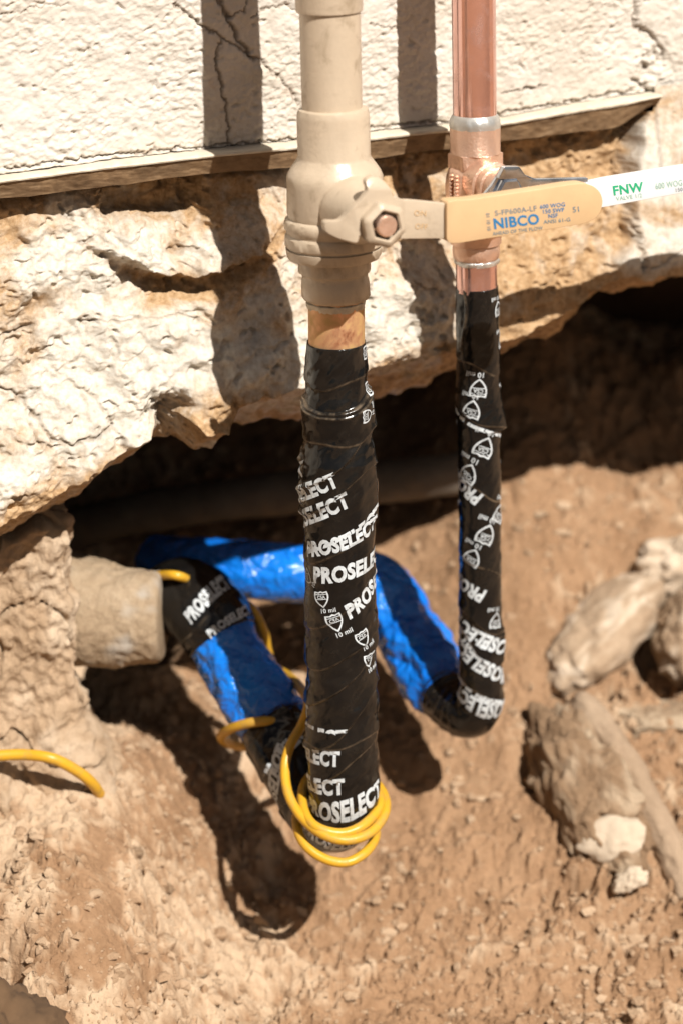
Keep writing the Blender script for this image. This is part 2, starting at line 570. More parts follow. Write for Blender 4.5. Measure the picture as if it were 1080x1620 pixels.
for pts, wd, dep in [
    ([(275, 8), (320, 40), (360, 65), (398, 88)], 2.2, 0.0018),
    ([(335, -20), (362, 28), (376, 60), (402, 94)], 3.2, 0.0025),
    ([(352, 62), (342, 95), (352, 140), (360, 185), (364, 232)], 2.4, 0.0018),
    ([(402, 88), (430, 112), (455, 138), (472, 166)], 1.6, 0.0012),
    ([(400, 28), (425, 12), (450, 8), (475, 20)], 1.6, 0.0012),
    ([(362, 28), (385, 18), (396, -10)], 1.8, 0.0012),
    ([(-20, 30), (60, 10), (110, 5)], 1.2, 0.0008),
    ([(585, 40), (600, 42), (630, 44)], 1.4, 0.001),
    ([(1003, -20), (1006, 5), (1003, 42), (1022, 50), (1040, 65), (1050, 85)], 3.0, 0.003),
    ([(1003, 128), (1018, 135), (1030, 150), (1040, 160)], 4.0, 0.004),
    ([(1018, 100), (1024, 110)], 3, 0.002),
    ([(790, 148), (830, 140), (862, 138)], 1.4, 0.001),
    ([(10, 268), (70, 258), (150, 247), (230, 240), (330, 232), (420, 225), (480, 217)], 1.8, 0.0022),
    ([(580, 203), (640, 196), (700, 192), (800, 178), (880, 165), (960, 150), (1000, 143)], 2.0, 0.0022),
]:
    d = polydist(X + jit, Y + jit2, pts)
    k = np.exp(-(d / wd) ** 2)
    W -= dep * k
    crack = np.maximum(crack, k)
# crumbled patch by the right-hand crack
W -= 0.0035 * np.exp(-((X - 1032) / 22) ** 2 - ((Y - 100) / 45) ** 2) * (0.6 + fbm(q, 0.008, 3, 0.6, 3.0))
# the sheet turns inward at its lower edge
W = np.where(T < 0.0009, W - 0.004, W)
far = np.abs(U) > 0.32
W = np.where(far | (T > 0.175), 0.001, W)
obj('stucco_panel', wall_pts(U, V, W), grid_faces(len(u_all), len(vt)), M['stucco'], house, attr={'crack': np.clip(crack * 0.65, 0, 1)})

# ledge: a thin painted lip and the brown board face below it
prof = [(0.0, 0.000, -0.004), (0.02, 0.0035, 0), (0.02, 0.0058, 0), (0.13, 0.0062, 0)]
u_l = np.concatenate([np.linspace(-2.6, -0.27, 20), np.linspace(-0.26, wall_uv(1034, 150)[0], 420)])
vt_, vb_ = interp_ext(u_l, *LT), interp_ext(u_l, *LB)
def ledge_part(name, prof, mat, amp, sc):
    rows = []
    for f, wv, _ in prof:
        vv = vt_ + (vb_ - vt_) * f * (1 - 0.65 * sstep(u_l, u_l[-1] - 0.030, u_l[-1]))
        n = fbm(np.stack([u_l, u_l * 0 + f * 0.022, u_l * 0], -1), 0.012, 4, 0.65, 4.0)
        sag = fbm(np.stack([u_l, u_l * 0, u_l * 0 + 2], -1), 0.06, 4, 0.6, 6.0)
        rows.append(wall_pts(u_l, vv + 0.0011 * sag * max(0.0, f) + amp * 0.5 * n * (0.3 if f < 0.05 else 1), np.full_like(u_l, wv + (0.004 if wv > -0.002 else 0.0)) + amp * n))
    A = np.stack(rows, 1)
    return obj(name, A, grid_faces(len(u_l), len(prof)), mat, house, sharp=40)
ledge_part('ledge_lip', [(-0.06, -0.003, 0), (-0.03, 0.003, 0), (0.0, 0.0055, 0), (0.08, 0.0062, 0), (0.15, 0.0058, 0), (0.17, 0.0045, 0)], M['ledge_lip'], 0.0006, 0.012)
tt = np.linspace(0, 1, 26)
ledge_part('ledge_board', [(0.10, -0.004, 0)] + [(0.13 + 0.87 * t, 0.0050 - 0.0042 * t, 0) for t in tt] + [(1.02, -0.001, 0), (1.0, -0.02, 0), (0.95, -0.05, 0)], M['ledge'], 0.0007, 0.05)

# rough footing
u_in = np.linspace(-0.26, 0.30, 760)
u_f = np.concatenate([np.linspace(-2.6, -0.27, 30), u_in, np.linspace(0.31, 2.6, 30)])
n1, n2, n3 = 330, 40, 34
_ue = wall_uv(1034, 150)[0]
vtop = np.where(u_f > _ue - 0.001, interp_ext(u_f, *LT) + 0.004, interp_ext(u_f, *LB) + 0.006)
vlip = interp_ext(u_f, *LIP)
vbot = interp_ext(u_f, *BOT)
jag = 0.004 * fbm(np.stack([u_f, u_f * 0, u_f * 0], -1), 0.022, 4, 0.6, 8.0)
vlip, vbot = vlip + jag, vbot + jag * 0.8
rows_v, rows_w, rows_k = [], [], []
for t in np.linspace(0, 1, n1):
    rows_v.append(vtop + (vlip - vtop) * t)
    rows_w.append(np.full_like(u_f, -0.013 + 0.040 * t ** 1.2))
    rows_k.append(np.full_like(u_f, 1.0))
for t in np.linspace(0.03, 1, n2):
    rows_v.append(vlip + (vbot - vlip) * t)
    dv = vlip - vbot
    rows_w.append(0.027 - (0.008 + 1.35 * dv) * t ** 0.8)
    rows_k.append(np.full_like(u_f, 1.0))
w_end = rows_w[-1]
for t in np.linspace(0.03, 1, n3):
    rows_v.append(vbot + 0.03 * t)
    rows_w.append(w_end - 0.55 * t ** 1.3)
    rows_k.append(np.full_like(u_f, 1.0))
V = np.stack(rows_v, 1)
W = np.stack(rows_w, 1)
U = np.repeat(u_f[:, None], V.shape[1], 1)
P0 = wall_pts(U, V, W)
pp = proj(P0)
X, Y = pp[..., 0], pp[..., 1]
q = np.stack([U, V, W * 0.8], -1)
front = np.zeros_like(U)
front[:, :n1] = 1
row = np.arange(V.shape[1])[None, :] * np.ones_like(U)
right = sstep(X + 14 * perlin(np.stack([Y / 40, X * 0, X * 0], -1)), 985, 1000) * front      # stucco pier right of the ledge's end
# the pier stands out to the wall's own face
tpos = np.clip(row / (n1 - 1), 0, 1)
W = W * (1 - right) + right * (0.003 + 0.022 * tpos)
W -= 0.009 * sstep(X, 560, 760) * tpos * (1 - right)
W -= 0.012 * (1 - sstep(tpos, 0.0, 0.10)) * front * (1 - right)
rough = 1 - 0.72 * right
W += rough * (0.0075 * fbm(q, 0.055, 2, 0.5, 3.3) + 0.0046 * fbm(q, 0.022, 3, 0.5, 7.7) + 0.0013 * (0.5 + sstep(fbm(q, 0.04, 2, 0.5, 54.0), -0.2, 0.4)) * fbm(q, 0.0065, 3, 0.6, 1.1))
W += rough * 0.0018 * (fbm(q, 0.03, 3, 0.5, 21.0, ridged=True) - 0.4) * sstep(Y, 380, 620)
jit = 7 * perlin(np.stack([X / 18, Y / 18, X * 0], -1)) + 3 * perlin(np.stack([X / 6, Y / 6, X * 0 + 4], -1))
jit2 = 7 * perlin(np.stack([X / 18, Y / 18, X * 0 + 9], -1)) + 3 * perlin(np.stack([X / 6, Y / 6, X * 0 + 14], -1))
# crescent shelf at the left
xs = np.array([95, 150, 200, 250, 300, 350, 400, 445])
ys = np.array([372, 388, 404, 428, 432, 414, 396, 352])
yc = np.interp(X, xs, ys) + jit2 * 0.8
amp = sstep(X, 110, 230) * (1 - sstep(X, 390, 450)) * front
dd = Y - yc
W += amp * 0.013 * np.where(dd < 0, np.exp(dd / 60.0), np.exp(-dd / 5.0))
W -= amp * 0.006 * np.exp(-((dd - 22) / 22) ** 2)
# hollow below the ledge at the left
hol = sstep(X + jit, 150, 175) * (1 - sstep(X + jit, 300, 335)) * (1 - sstep(Y + jit2, 330, 352))
W -= 0.016 * hol * front
hol2 = np.exp(-((X - 275) / 32) ** 2 - ((Y + jit2 - 655) / 24) ** 2)
W -= 0.02 * hol2
crack = np.zeros_like(U)
for pts, wd, dep in [
    ([(-10, 612), (30, 625), (52, 655), (80, 690), (110, 702), (150, 690), (178, 672)], 3.0, 0.004),
    ([(135, 612), (160, 640), (175, 668), (195, 702), (210, 712)], 2.6, 0.003),
    ([(45, 668), (62, 700), (100, 705)], 2.5, 0.003),
    ([(-5, 530), (30, 522), (50, 516)], 3.0, 0.0035),
    ([(125, 508), (200, 506), (260, 496), (310, 500)], 1.8, 0.0015),
    ([(95, 330), (108, 350), (112, 335)], 3.0, 0.003),
    ([(260, 395), (300, 390), (325, 400)], 3.5, 0.004),
    ([(240, 630), (270, 628), (300, 636)], 3.0, 0.003),
    ([(1000, 175), (985, 215), (978, 262), (990, 330), (1015, 405), (1020, 430)], 4.0, 0.006),
    ([(1020, 425), (1050, 415), (1078, 392)], 2.0, 0.002),
    ([(640, 470), (655, 450), (690, 462)], 2.0, 0.002),
    ([(860, 300), (880, 320), (930, 345)], 2.2, 0.002),
]:
    d = polydist(X + jit, Y + jit2, pts)
    k = np.exp(-(d / wd) ** 2) * front
    W -= 0.6 * dep * k
    crack = np.maximum(crack, k)
# broken crust: flakes along the lower left
fl = fbm(q, 0.018, 2, 0.5, 40.0)
W -= rough * 0.0022 * sstep(fbm(q, 0.008, 2, 0.6, 81.0), 0.35, 0.65) * front
W += 0.0012 * sstep(fl, 0.02, 0.2) * front * (1 - right) * (1 - sstep(X, 480, 620))
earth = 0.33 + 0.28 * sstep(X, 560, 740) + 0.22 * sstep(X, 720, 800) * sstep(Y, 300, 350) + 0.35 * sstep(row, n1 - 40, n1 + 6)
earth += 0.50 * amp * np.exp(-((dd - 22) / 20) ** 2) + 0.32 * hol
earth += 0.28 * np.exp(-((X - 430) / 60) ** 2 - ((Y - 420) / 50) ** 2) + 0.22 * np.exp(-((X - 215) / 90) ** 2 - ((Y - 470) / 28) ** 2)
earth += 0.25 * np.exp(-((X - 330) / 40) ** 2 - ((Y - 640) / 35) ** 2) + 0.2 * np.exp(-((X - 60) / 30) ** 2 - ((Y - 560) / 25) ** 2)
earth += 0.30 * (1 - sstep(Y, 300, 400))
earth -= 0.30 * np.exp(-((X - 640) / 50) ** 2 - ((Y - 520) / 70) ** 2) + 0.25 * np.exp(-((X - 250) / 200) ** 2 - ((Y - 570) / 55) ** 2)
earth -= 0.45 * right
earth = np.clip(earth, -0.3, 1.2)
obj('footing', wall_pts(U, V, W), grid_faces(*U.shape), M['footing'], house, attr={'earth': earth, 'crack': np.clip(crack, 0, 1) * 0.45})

# ------------------------------------------------------------------ ground
def ground_base(X, Y):
    z = np.interp(Y, [-3, -0.72, -0.52, -0.28, -0.10, 0.0, 0.1, 0.2, 0.3, 0.45, 0.7, 3], [0.30, 0.27, 0.17, -0.050, -0.066, -0.051, -0.006, 0.052, 0.118, 0.185, 0.22, 0.25])
    z = z + (sstep(X, 0.03, 0.11) * 0.15 - sstep(X, 0.11, 0.22) * 0.16) * np.clip(Y - 0.02, 0, 0.3)
    lb = sstep(-X, 0.045, 0.155) * sstep(Y, -0.20, -0.02)
    z = z + lb * 0.100 * (1 - sstep(Y, 0.06, 0.2))
    return z

def ground_hit(px, py):
    d = ray(px, py)
    lo, hi = 0.6, 3.0
    for t in np.linspace(0.6, 3.0, 500):
        p = CAM + d * t
        if p[2] < ground_base(p[0], p[1]):
            hi = t
            break
        lo = t
    for _ in range(30):
        mid = (lo + hi) / 2
        p = CAM + d * mid
        if p[2] < ground_base(p[0], p[1]): hi = mid
        else: lo = mid
    return CAM + d * hi

PITS = [(ground_hit(1030, 985), 0.026, 0.05), (ground_hit(1045, 1060), 0.018, 0.03), (ground_hit(843, 1212), 0.009, 0.022), (ground_hit(955, 1085), 0.007, 0.016), (ground_hit(885, 1085), 0.005, 0.014), (ground_hit(-5, 1530), 0.014, 0.04)]
STREAK = [(250, 1620), (150, 1540), (140, 1420), (150, 1340)]

def ground_full(X, Y):
    z = ground_base(X, Y)
    q = np.stack([X, Y, z], -1)
    for c, r_, dep in PITS:
        z = z - dep * np.exp(-(((X - c[0]) ** 2 + (Y - c[1]) ** 2) / r_ ** 2) ** 1.5)
    pp = proj(np.stack([X, Y, z], -1))
    px, py = pp[..., 0], pp[..., 1]
    smooth_strip = np.exp(-(polydist(px, py, [(165, 1340), (165, 1420), (150, 1540)]) / 32) ** 4)
    calm = 0.6 + 0.5 * sstep(py, 1240, 1420) + 0.7 * sstep(px, 820, 930) * (1 - sstep(py, 1420, 1500))
    calm = np.where(py > 1800, 1.0, calm) * (1 - 0.8 * smooth_strip)
    n_l = fbm(q, 0.11, 2, 0.5, 6.0)
    n_m = fbm(q, 0.035, 3, 0.5, 12.0)
    rid = fbm(q, 0.017, 3, 0.55, 25.0, ridged=True)
    fine = fbm(q, 0.0052, 3, 0.8, 2.0)
    patch = 0.35 + 0.9 * sstep(fbm(q, 0.045, 2, 0.5, 210.0), -0.15, 0.35)
    z = z + 0.007 * n_l + calm * (0.0055 * n_m + 0.0008 * (rid - 0.3) + 0.0008 * patch * fine)
    crumb = fbm(q, 0.009, 3, 0.6, 50.0)
    z = z + calm * 0.0028 * sstep(crumb, 0.05, 0.30)
    hol_ = fbm(q, 0.011, 2, 0.55, 130.0)
    z = z - (0.35 + 0.65 * calm) * 0.0036 * sstep(hol_, 0.46, 0.70)
    bl = np.abs(fbm(q, 0.016, 2, 0.5, 140.0))
    z = z + calm * 0.0030 * np.minimum(bl, 0.45) * sstep(n_m, -0.1, 0.4)
    gr = np.exp(-((px - 1010) / 130) ** 2 - ((py - 1180) / 170) ** 2)
    z = z + gr * (0.010 + 0.006 * fbm(q, 0.025, 3, 0.6, 240.0))
    # a few drying cracks
    cr = np.abs(fbm(q, 0.05, 3, 0.55, 77.0))
    z = z - calm * 0.004 * np.exp(-(cr / 0.018) ** 2) * sstep(fbm(q, 0.12, 1, 0.5, 90.0), -0.05, 0.2)
    reg = 0.35 * (1 - sstep(px, 380, 620)) * sstep(py, 1280, 1480) - 0.30 * sstep(px, 420, 620) * (1 - sstep(px, 840, 960) * 0.5) + 0.6 * (1 - sstep(px, 130, 260)) * (1 - sstep(py, 1290, 1420))
    pn = 0.5 * fbm(q, 0.045, 4, 0.65, 60.0) + 0.35 * fbm(q, 0.011, 3, 0.65, 66.0) + 0.25 * sstep(crumb, 0.0, 0.4) + reg - 0.5 * smooth_strip
    pale = sstep(pn, 0.0, 0.75)
    z = z + (0.0008 + 0.0007 * np.abs(fbm(q, 0.0042, 3, 0.75, 99.0))) * sstep(pn, 0.25, 0.5) * (1 - smooth_strip)
    return z, pale

xs = np.linspace(-0.25, 0.36, 760)
ys = np.linspace(-0.20, 0.52, 800)
X, Y = np.meshgrid(xs, ys, indexing='ij')
Z, pale = ground_full(X, Y)
gx = np.concatenate([[-40, -12, -4, -1.5, -0.7, -0.4], xs[::12], [0.4, 0.7, 1.5, 4, 12, 40]])
gy = np.concatenate([[-60, -18, -6, -2.5, -1.2, -0.6, -0.35, -0.22], ys[::12], [0.6, 0.8, 1.5, 3.0]])
# one sheet: dense middle, skirt welded by overlap 4 mm lower
Vg = np.stack([X, Y, Z], -1).reshape(-1, 3)
Fg = grid_faces(len(xs), len(ys))
def ring(ax, ay, ao):
    """frame between the dense block's border and an outer rectangle, graded outward"""
    border = np.concatenate([np.stack([ax[:, 0], ay[:, 0], ao[:, 0]], -1), np.stack([ax[-1, 1:], ay[-1, 1:], ao[-1, 1:]], -1),
                             np.stack([ax[-2::-1, -1], ay[-2::-1, -1], ao[-2::-1, -1]], -1), np.stack([ax[0, -2:0:-1], ay[0, -2:0:-1], ao[0, -2:0:-1]], -1)])
    c = np.array([0.0, 0.18, 0.0])
    loops = [border]
    for k in (1.1, 1.3, 1.55, 1.8, 2.05, 2.3, 2.6, 3.0, 3.6, 4.4, 6, 10, 30, 120):
        p = border.copy()
        p[:, 0] = border[:, 0] * k
        p[:, 1] = c[1] + (border[:, 1] - c[1]) * k
        zz = ground_base(p[:, 0], p[:, 1]) + 0.006 * fbm(np.stack([p[:, 0], p[:, 1], p[:, 0] * 0], -1), 0.11, 2, 0.5, 6.0)
        a = min(1.0, (k - 1) / 0.35)
        p[:, 2] = zz * a + border[:, 2] * (1 - a)
        loops.append(p)
    A = np.stack(loops, 1)
    return A.reshape(-1, 3), grid_faces(len(border), len(loops), wrap=True)
Vr, Fr = ring(X, Y, Z)
Vall = np.concatenate([Vg, Vr])
Fall = np.concatenate([Fg, Fr + len(Vg)])
g = obj('ground', Vall, Fall, M['soil'], attr={'pale': np.concatenate([pale.ravel(), np.full(len(Vr), 0.2)])})
tag(g, kind='structure')

# soil bank below the footing at the left, and the back of the hollow, coloured dark for its shade
pb = [at(-900, 1000, 0.02)[:2], at(-60, 1000, 0.045)[:2], at(20, 1000, 0.056)[:2], at(80, 1000, 0.058)[:2], at(112, 1000, 0.062)[:2], at(120, 1000, 0.074)[:2], at(100, 1000, 0.11)[:2], at(40, 1000, 0.18)[:2], at(-60, 1000, 0.30)[:2], at(-100, 1000, 0.50)[:2]]
pb = np.array(pb)
sl = np.concatenate([[0], np.cumsum(np.linalg.norm(np.diff(pb, axis=0), axis=1))])
i1 = sl[1]
ss = np.concatenate([np.linspace(0, i1, 12)[:-1], np.linspace(i1, sl[7], 330), np.linspace(sl[7], sl[-1], 40)[1:]])
bx, by = np.interp(ss, sl, pb[:, 0]), np.interp(ss, sl, pb[:, 1])
zz = np.linspace(0.02, 0.36, 270)
S, Zb = np.meshgrid(ss, zz, indexing='ij')
tx, ty = np.gradient(bx), np.gradient(by)
ln = np.hypot(tx, ty) + 1e-9
for _ in range(6):
    tx = np.convolve(np.pad(tx / ln, 4, 'edge'), np.ones(9) / 9, 'valid'); ty = np.convolve(np.pad(ty / ln, 4, 'edge'), np.ones(9) / 9, 'valid'); ln = np.hypot(tx, ty)
nx, ny = ty / ln, -tx / ln
q = np.stack([S, Zb, S * 0], -1)
D = 0.003 * fbm(q, 0.05, 2, 0.5, 5.0) + 0.004 * fbm(q, 0.016, 3, 0.55, 15.0) + 0.0014 * fbm(q, 0.005, 3, 0.6, 35.0)
D += (0.030 + 0.010 * fbm(q, 0.03, 3, 0.6, 91.0)) * (1 - sstep(Zb, 0.03, 0.135)) ** 1.4                                   # foot of the bank spreads out
D -= 0.035 * sstep(Zb + 0.012 * fbm(q, 0.03, 2, 0.5, 3.0), 0.216, 0.236)     # and its top is eaten away below the footing
hole = np.abs(fbm(q, 0.05, 2, 0.5, 70.0))
D -= 0.006 * np.exp(-(hole / 0.02) ** 2)
A = np.stack([bx[:, None] + nx[:, None] * D, by[:, None] + ny[:, None] * D, Zb], -1)
bank = obj('soil_bank', A, grid_faces(*S.shape), M['bank'], attr={'pale': sstep(fbm(q, 0.04, 4, 0.6, 8.0), -0.1, 0.7)})
tag(bank, kind='structure')

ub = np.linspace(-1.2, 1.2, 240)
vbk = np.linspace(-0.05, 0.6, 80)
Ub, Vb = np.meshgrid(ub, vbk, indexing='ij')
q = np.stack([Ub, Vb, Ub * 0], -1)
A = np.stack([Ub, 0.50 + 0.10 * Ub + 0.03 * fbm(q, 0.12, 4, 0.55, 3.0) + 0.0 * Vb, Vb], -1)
bk = obj('trench_back', A, grid_faces(*Ub.shape), M['shaded_soil'], attr={'pale': Ub * 0})
tag(bk, kind='structure')

# ------------------------------------------------------------------ tubes
def smooth_path(pts, n, k=3):
    """Catmull-Rom through pts, resampled evenly to n points"""
    P = np.asarray(pts, float)
    P = np.concatenate([[2 * P[0] - P[1]], P, [2 * P[-1] - P[-2]]])
    out = []
    for i in range(1, len(P) - 2):
        p0, p1, p2, p3 = P[i - 1:i + 3]
        t = np.linspace(0, 1, 24, endpoint=False)[:, None]
        out.append(0.5 * (2 * p1 + (p2 - p0) * t + (2 * p0 - 5 * p1 + 4 * p2 - p3) * t ** 2 + (3 * p1 - p0 - 3 * p2 + p3) * t ** 3))
    C = np.concatenate(out + [P[-2:-1]])
    s = np.concatenate([[0], np.cumsum(np.linalg.norm(np.diff(C, axis=0), axis=1))])
    si = np.linspace(0, s[-1], n)
    return np.stack([np.interp(si, s, C[:, k_]) for k_ in range(3)], -1), si

class Tube:
    """a path with frames; theta = 0 faces the viewer's side, theta grows to the right"""
    def __init__(self, C, s, rfun, front=(0, -1, 0)):
        self.C, self.s, self.rfun = C, s, rfun
        T = np.gradient(C, axis=0)
        T /= np.linalg.norm(T, axis=1)[:, None]
        self.T = T
        e2 = np.array(front, float)
        E1, E2 = [], []
        for t in T:
            e2 = e2 - t * (e2 @ t)
            e2 /= np.linalg.norm(e2)
            E2.append(e2.copy())
            E1.append(np.cross(t, e2) * 1.0)
        self.E1, self.E2 = np.array(E1), np.array(E2)
        if self.E1[0][0] < 0:
            self.E1 = -self.E1
        self.ln = s[-1]
    def frame(self, s):
        f = lambda A: np.stack([np.interp(s, self.s, A[:, k]) for k in range(3)], -1)
        return f(self.C), f(self.E1), f(self.E2)
    def pt(self, s, th, off=0.0):
        c, a, b = self.frame(s)
        r = (self.rfun(s, th) + off)[..., None]
        return c + r * (np.sin(th)[..., None] * a + np.cos(th)[..., None] * b)
    def grid(self, s0, s1, ns, nt, off=0.0):
        s = np.linspace(s0, s1, ns)
        th = np.linspace(-math.pi, math.pi, nt, endpoint=False)
        TH, S = np.meshgrid(th, s, indexing='ij')
        return S, TH, self.pt(S, TH, off)
    def mesh(self, name, s0, s1, ns, nt, mat, parent, attr=None, caps=(True, True), off=0.0, loc=None):
        S, TH, P = self.grid(s0, s1, ns, nt, off)
        V = P.reshape(-1, 3)
        F = grid_faces(nt, ns, wrap=True)
        F = F[:, ::-1] if False else F
        extra = []
        quads = [F]
        for k, j in ((0, 0), (1, ns - 1)):
            if caps[k]:
                c = self.frame(np.array([s0 if k == 0 else s1]))[0][0]
                idx = len(V) + len(extra)
                extra.append(c)
                a = np.arange(nt) * ns + j
                b_ = ((np.arange(nt) + 1) % nt) * ns + j
                tri = np.stack([a, b_, np.full(nt, idx)], -1) if k else np.stack([b_, a, np.full(nt, idx)], -1)
                quads.append(np.concatenate([tri, tri[:, 2:3]], 1))
        at_ = {}
        if attr:
            for nme, fn in attr.items():
                v = fn(S, TH).ravel()
                at_[nme] = np.concatenate([v, np.zeros(len(extra))])
        if extra:
            V = np.concatenate([V, np.array(extra)])
        faces = [list(f) for f in quads[0]] if False else None
        if len(quads) == 1:
            return obj(name, V, quads[0], mat, parent, attr=at_, loc=loc)
        # quads and cap triangles: as loops of mixed size
        tri = np.concatenate([q_[:, :3] for q_ in quads[1:]])
        me_o = obj(name, V, np.concatenate([np.concatenate([F[:, [0, 1, 2]], F[:, [0, 2, 3]]]), tri]), mat, parent, attr=at_, loc=loc)
        return me_o
    def find(self, px, py, s0=None, s1=None):
        s0 = 0 if s0 is None else s0
        s1 = self.ln if s1 is None else s1
        s = np.linspace(s0, s1, 320)
        th = np.linspace(-math.pi, math.pi, 121)
        TH, S = np.meshgrid(th, s, indexing='ij')
        P = self.pt(S, TH)
        pp = proj(P)
        nrm = P - self.frame(S)[0]
        facing = (nrm * (CAM - P)).sum(-1) > 0
        d = (pp[..., 0] - px) ** 2 + (pp[..., 1] - py) ** 2 + np.where(facing, 0, 1e6)
        i = np.unravel_index(np.argmin(d), d.shape)
        return S[i], TH[i]
    def decal(self, geo, px, py, deg, hpx, xs=1.0, mat=None, parent=None, name='tape_lettering', off=0.00022, s0=None, s1=None, clip=None, align=0.0):
        """lay flat print on the wrap: (px, py) = centre in the photo, deg = turn, hpx = cap height"""
        V, F = geo
        if clip is not None:
            yc = V[F].mean(1)[:, 1]
            F = F[(yc > clip[0]) & (yc < clip[1])]
            use = np.unique(F)
            mp_ = np.zeros(len(V), int)
            mp_[use] = np.arange(len(use))
            V, F = V[use], mp_[F]
        s_c, t_c = self.find(px, py, s0, s1)
        P = self.pt(np.array([s_c]), np.array([t_c]))[0]
        h = hpx * 1.08 * pxm(P)
        r = float(self.rfun(np.array([s_c]), np.array([t_c]))[0])
        a, b_ = (V[:, 0] + align) * h * xs, V[:, 1] * h
        ca, sa = math.cos(R(deg)), math.sin(R(deg))
        th = t_c + (a * ca - b_ * sa) / r
        s = s_c - (a * sa + b_ * ca)
        return obj(name, self.pt(s, th, off), F.astype(np.int64), mat or M['ink_white'], parent, smooth=True)

def lathe(name, prof, Yv, mat, parent, n=72, hexrows=None, front_turn=0.0, caps=True, rough=0.0):
    """prof: rows of (photo y, axis x, half width in px) on the plane depth Yv; the axis follows the rows"""
    C, Rr = [], []
    for y, cx, hw in prof:
        p = at(cx, y, Yv)
        C.append(p)
        Rr.append(hw * pxm(p))
    C, Rr = np.array(C), np.array(Rr)
    th = np.linspace(-math.pi, math.pi, n, endpoint=False)
    rr = np.repeat(Rr[None, :], n, 0)
    if hexrows:
        for j in hexrows:
            a = (th + front_turn + math.pi / 6) % (math.pi / 3) - math.pi / 6
            rr[:, j] = Rr[j] * math.cos(math.pi / 6) / np.cos(a) * 1.06
    P = C[None, :, :] + rr[..., None] * (np.sin(th)[:, None, None] * np.array([1, 0, 0]) + np.cos(th)[:, None, None] * np.array([0, -1, 0]))
    if rough:
        P = P + rough * fbm(P, 0.004, 3, 0.6, 3.0)[..., None] * (np.sin(th)[:, None, None] * np.array([1, 0, 0]) + np.cos(th)[:, None, None] * np.array([0, -1, 0]))
    V = P.reshape(-1, 3)
    F = grid_faces(n, len(prof), wrap=True)
    F = np.concatenate([F[:, [0, 1, 2]], F[:, [0, 2, 3]]])
    if caps:
        k = len(V)
        V = np.concatenate([V, C[:1], C[-1:]])
        a = np.arange(n) * len(prof)
        b_ = ((np.arange(n) + 1) % n) * len(prof)
        F = np.concatenate([F, np.stack([b_, a, np.full(n, k)], -1), np.stack([a + len(prof) - 1, b_ + len(prof) - 1, np.full(n, k + 1)], -1)])
    return obj(name, V, F, mat, parent, sharp=38)

def plate(name, outline, P, n, depth, mat, parent, bevel=0.0008, segs=2, bend=None, loc=None):
    """an outline in photo pixels, laid on the plane (P, n) and given thickness away from the viewer"""
    pts = [on_plane(x, y, P, n) for x, y in outline]
    bm = bmesh.new()
    vs_ = [bm.verts.new(p) for p in pts]
    f = bm.faces.new(vs_)
    bm.normal_update()
    if f.normal.dot(Vector(n)) < 0:
        f.normal_flip()
    ex = bmesh.ops.extrude_face_region(bm, geom=[f])
    nv = [e for e in ex['geom'] if isinstance(e, bmesh.types.BMVert)]
    for v in nv:
        v.co += Vector(n) * 0.0
    bm.verts.ensure_lookup_table()
    for v in vs_:
        v.co -= Vector(n) * depth
    bmesh.ops.recalc_face_normals(bm, faces=bm.faces[:])
    if bevel:
        bmesh.ops.bevel(bm, geom=bm.edges[:] , offset=bevel, segments=segs, affect='EDGES', profile=0.5, clamp_overlap=True)
    bmesh.ops.triangulate(bm, faces=[f_ for f_ in bm.faces if len(f_.verts) > 4])
    bm.verts.index_update()
    V = np.array([v.co[:] for v in bm.verts])
    F = [[v.index for v in f_.verts] for f_ in bm.faces]
    bm.free()
    if bend is not None:
        V = bend(V)
    return obj(name, V, F, mat, parent, sharp=50)

def round_outline(pts, r=3, seg=4):
    """round a px outline's corners by Chaikin cutting"""
    P = np.array(pts, float)
    for _ in range(seg - 2):
        Q = []
        for i in range(len(P)):
            a, b_ = P[i], P[(i + 1) % len(P)]
            L = np.linalg.norm(b_ - a)
            k = min(0.25, r / max(L, 1e-6))
            Q += [a + (b_ - a) * k, b_ - (b_ - a) * k]
        P = np.array(Q)
    return [tuple(p) for p in P]

def plane_text(body, px, py, deg, hpx, xs, P, n, mat, parent, offset=0.012, shear=0.0, lift=0.0002, name='grip_lettering'):
    V, F = text_geo(body, offset, shear)
    ca, sa = math.cos(R(deg)), math.sin(R(deg))
    a, b_ = V[:, 0] * hpx * xs, V[:, 1] * hpx
    X = px + a * ca - b_ * sa
    Yp = py - (a * sa + b_ * ca)
    Q = P + n * lift
    pts = np.array([on_plane(x, y, Q, n) for x, y in zip(X, Yp)])
    return obj(name, pts, F.astype(np.int64), mat, parent)

def stem_lathe(name, c, ax, prof, mat, parent, n=40, hexa=False, turn=0.0, cap=True):
    """prof rows: (distance along ax, radius)"""
    ax = np.asarray(ax, float)
    ax /= np.linalg.norm(ax)
    e1 = np.cross(ax, [0, 0, 1.0]); e1 /= np.linalg.norm(e1)
    e2 = np.cross(e1, ax)
    th = np.linspace(0, 2 * math.pi, n, endpoint=False)
    k = np.ones(n)
    if hexa:
        a = (th + turn + math.pi / 6) % (math.pi / 3) - math.pi / 6
        k = 1 / np.cos(a)
    P = np.array([[c + ax * d + r * k[i] * (math.cos(th[i]) * e1 + math.sin(th[i]) * e2) for d, r in prof] for i in range(n)])
    V = P.reshape(-1, 3)
    m_ = len(prof)
    F = grid_faces(n, m_, wrap=True)
    F = np.concatenate([F[:, [0, 1, 2]], F[:, [0, 2, 3]]])
    if cap:
        kx = len(V)
        V = np.concatenate([V, [c + ax * prof[-1][0], c + ax * prof[0][0]]])
        a = np.arange(n) * m_; b_ = ((np.arange(n) + 1) % n) * m_
        F = np.concatenate([F, np.stack([a + m_ - 1, b_ + m_ - 1, np.full(n, kx)], -1), np.stack([b_, a, np.full(n, kx + 1)], -1)])
    return obj(name, V, F, mat, parent, sharp=35)

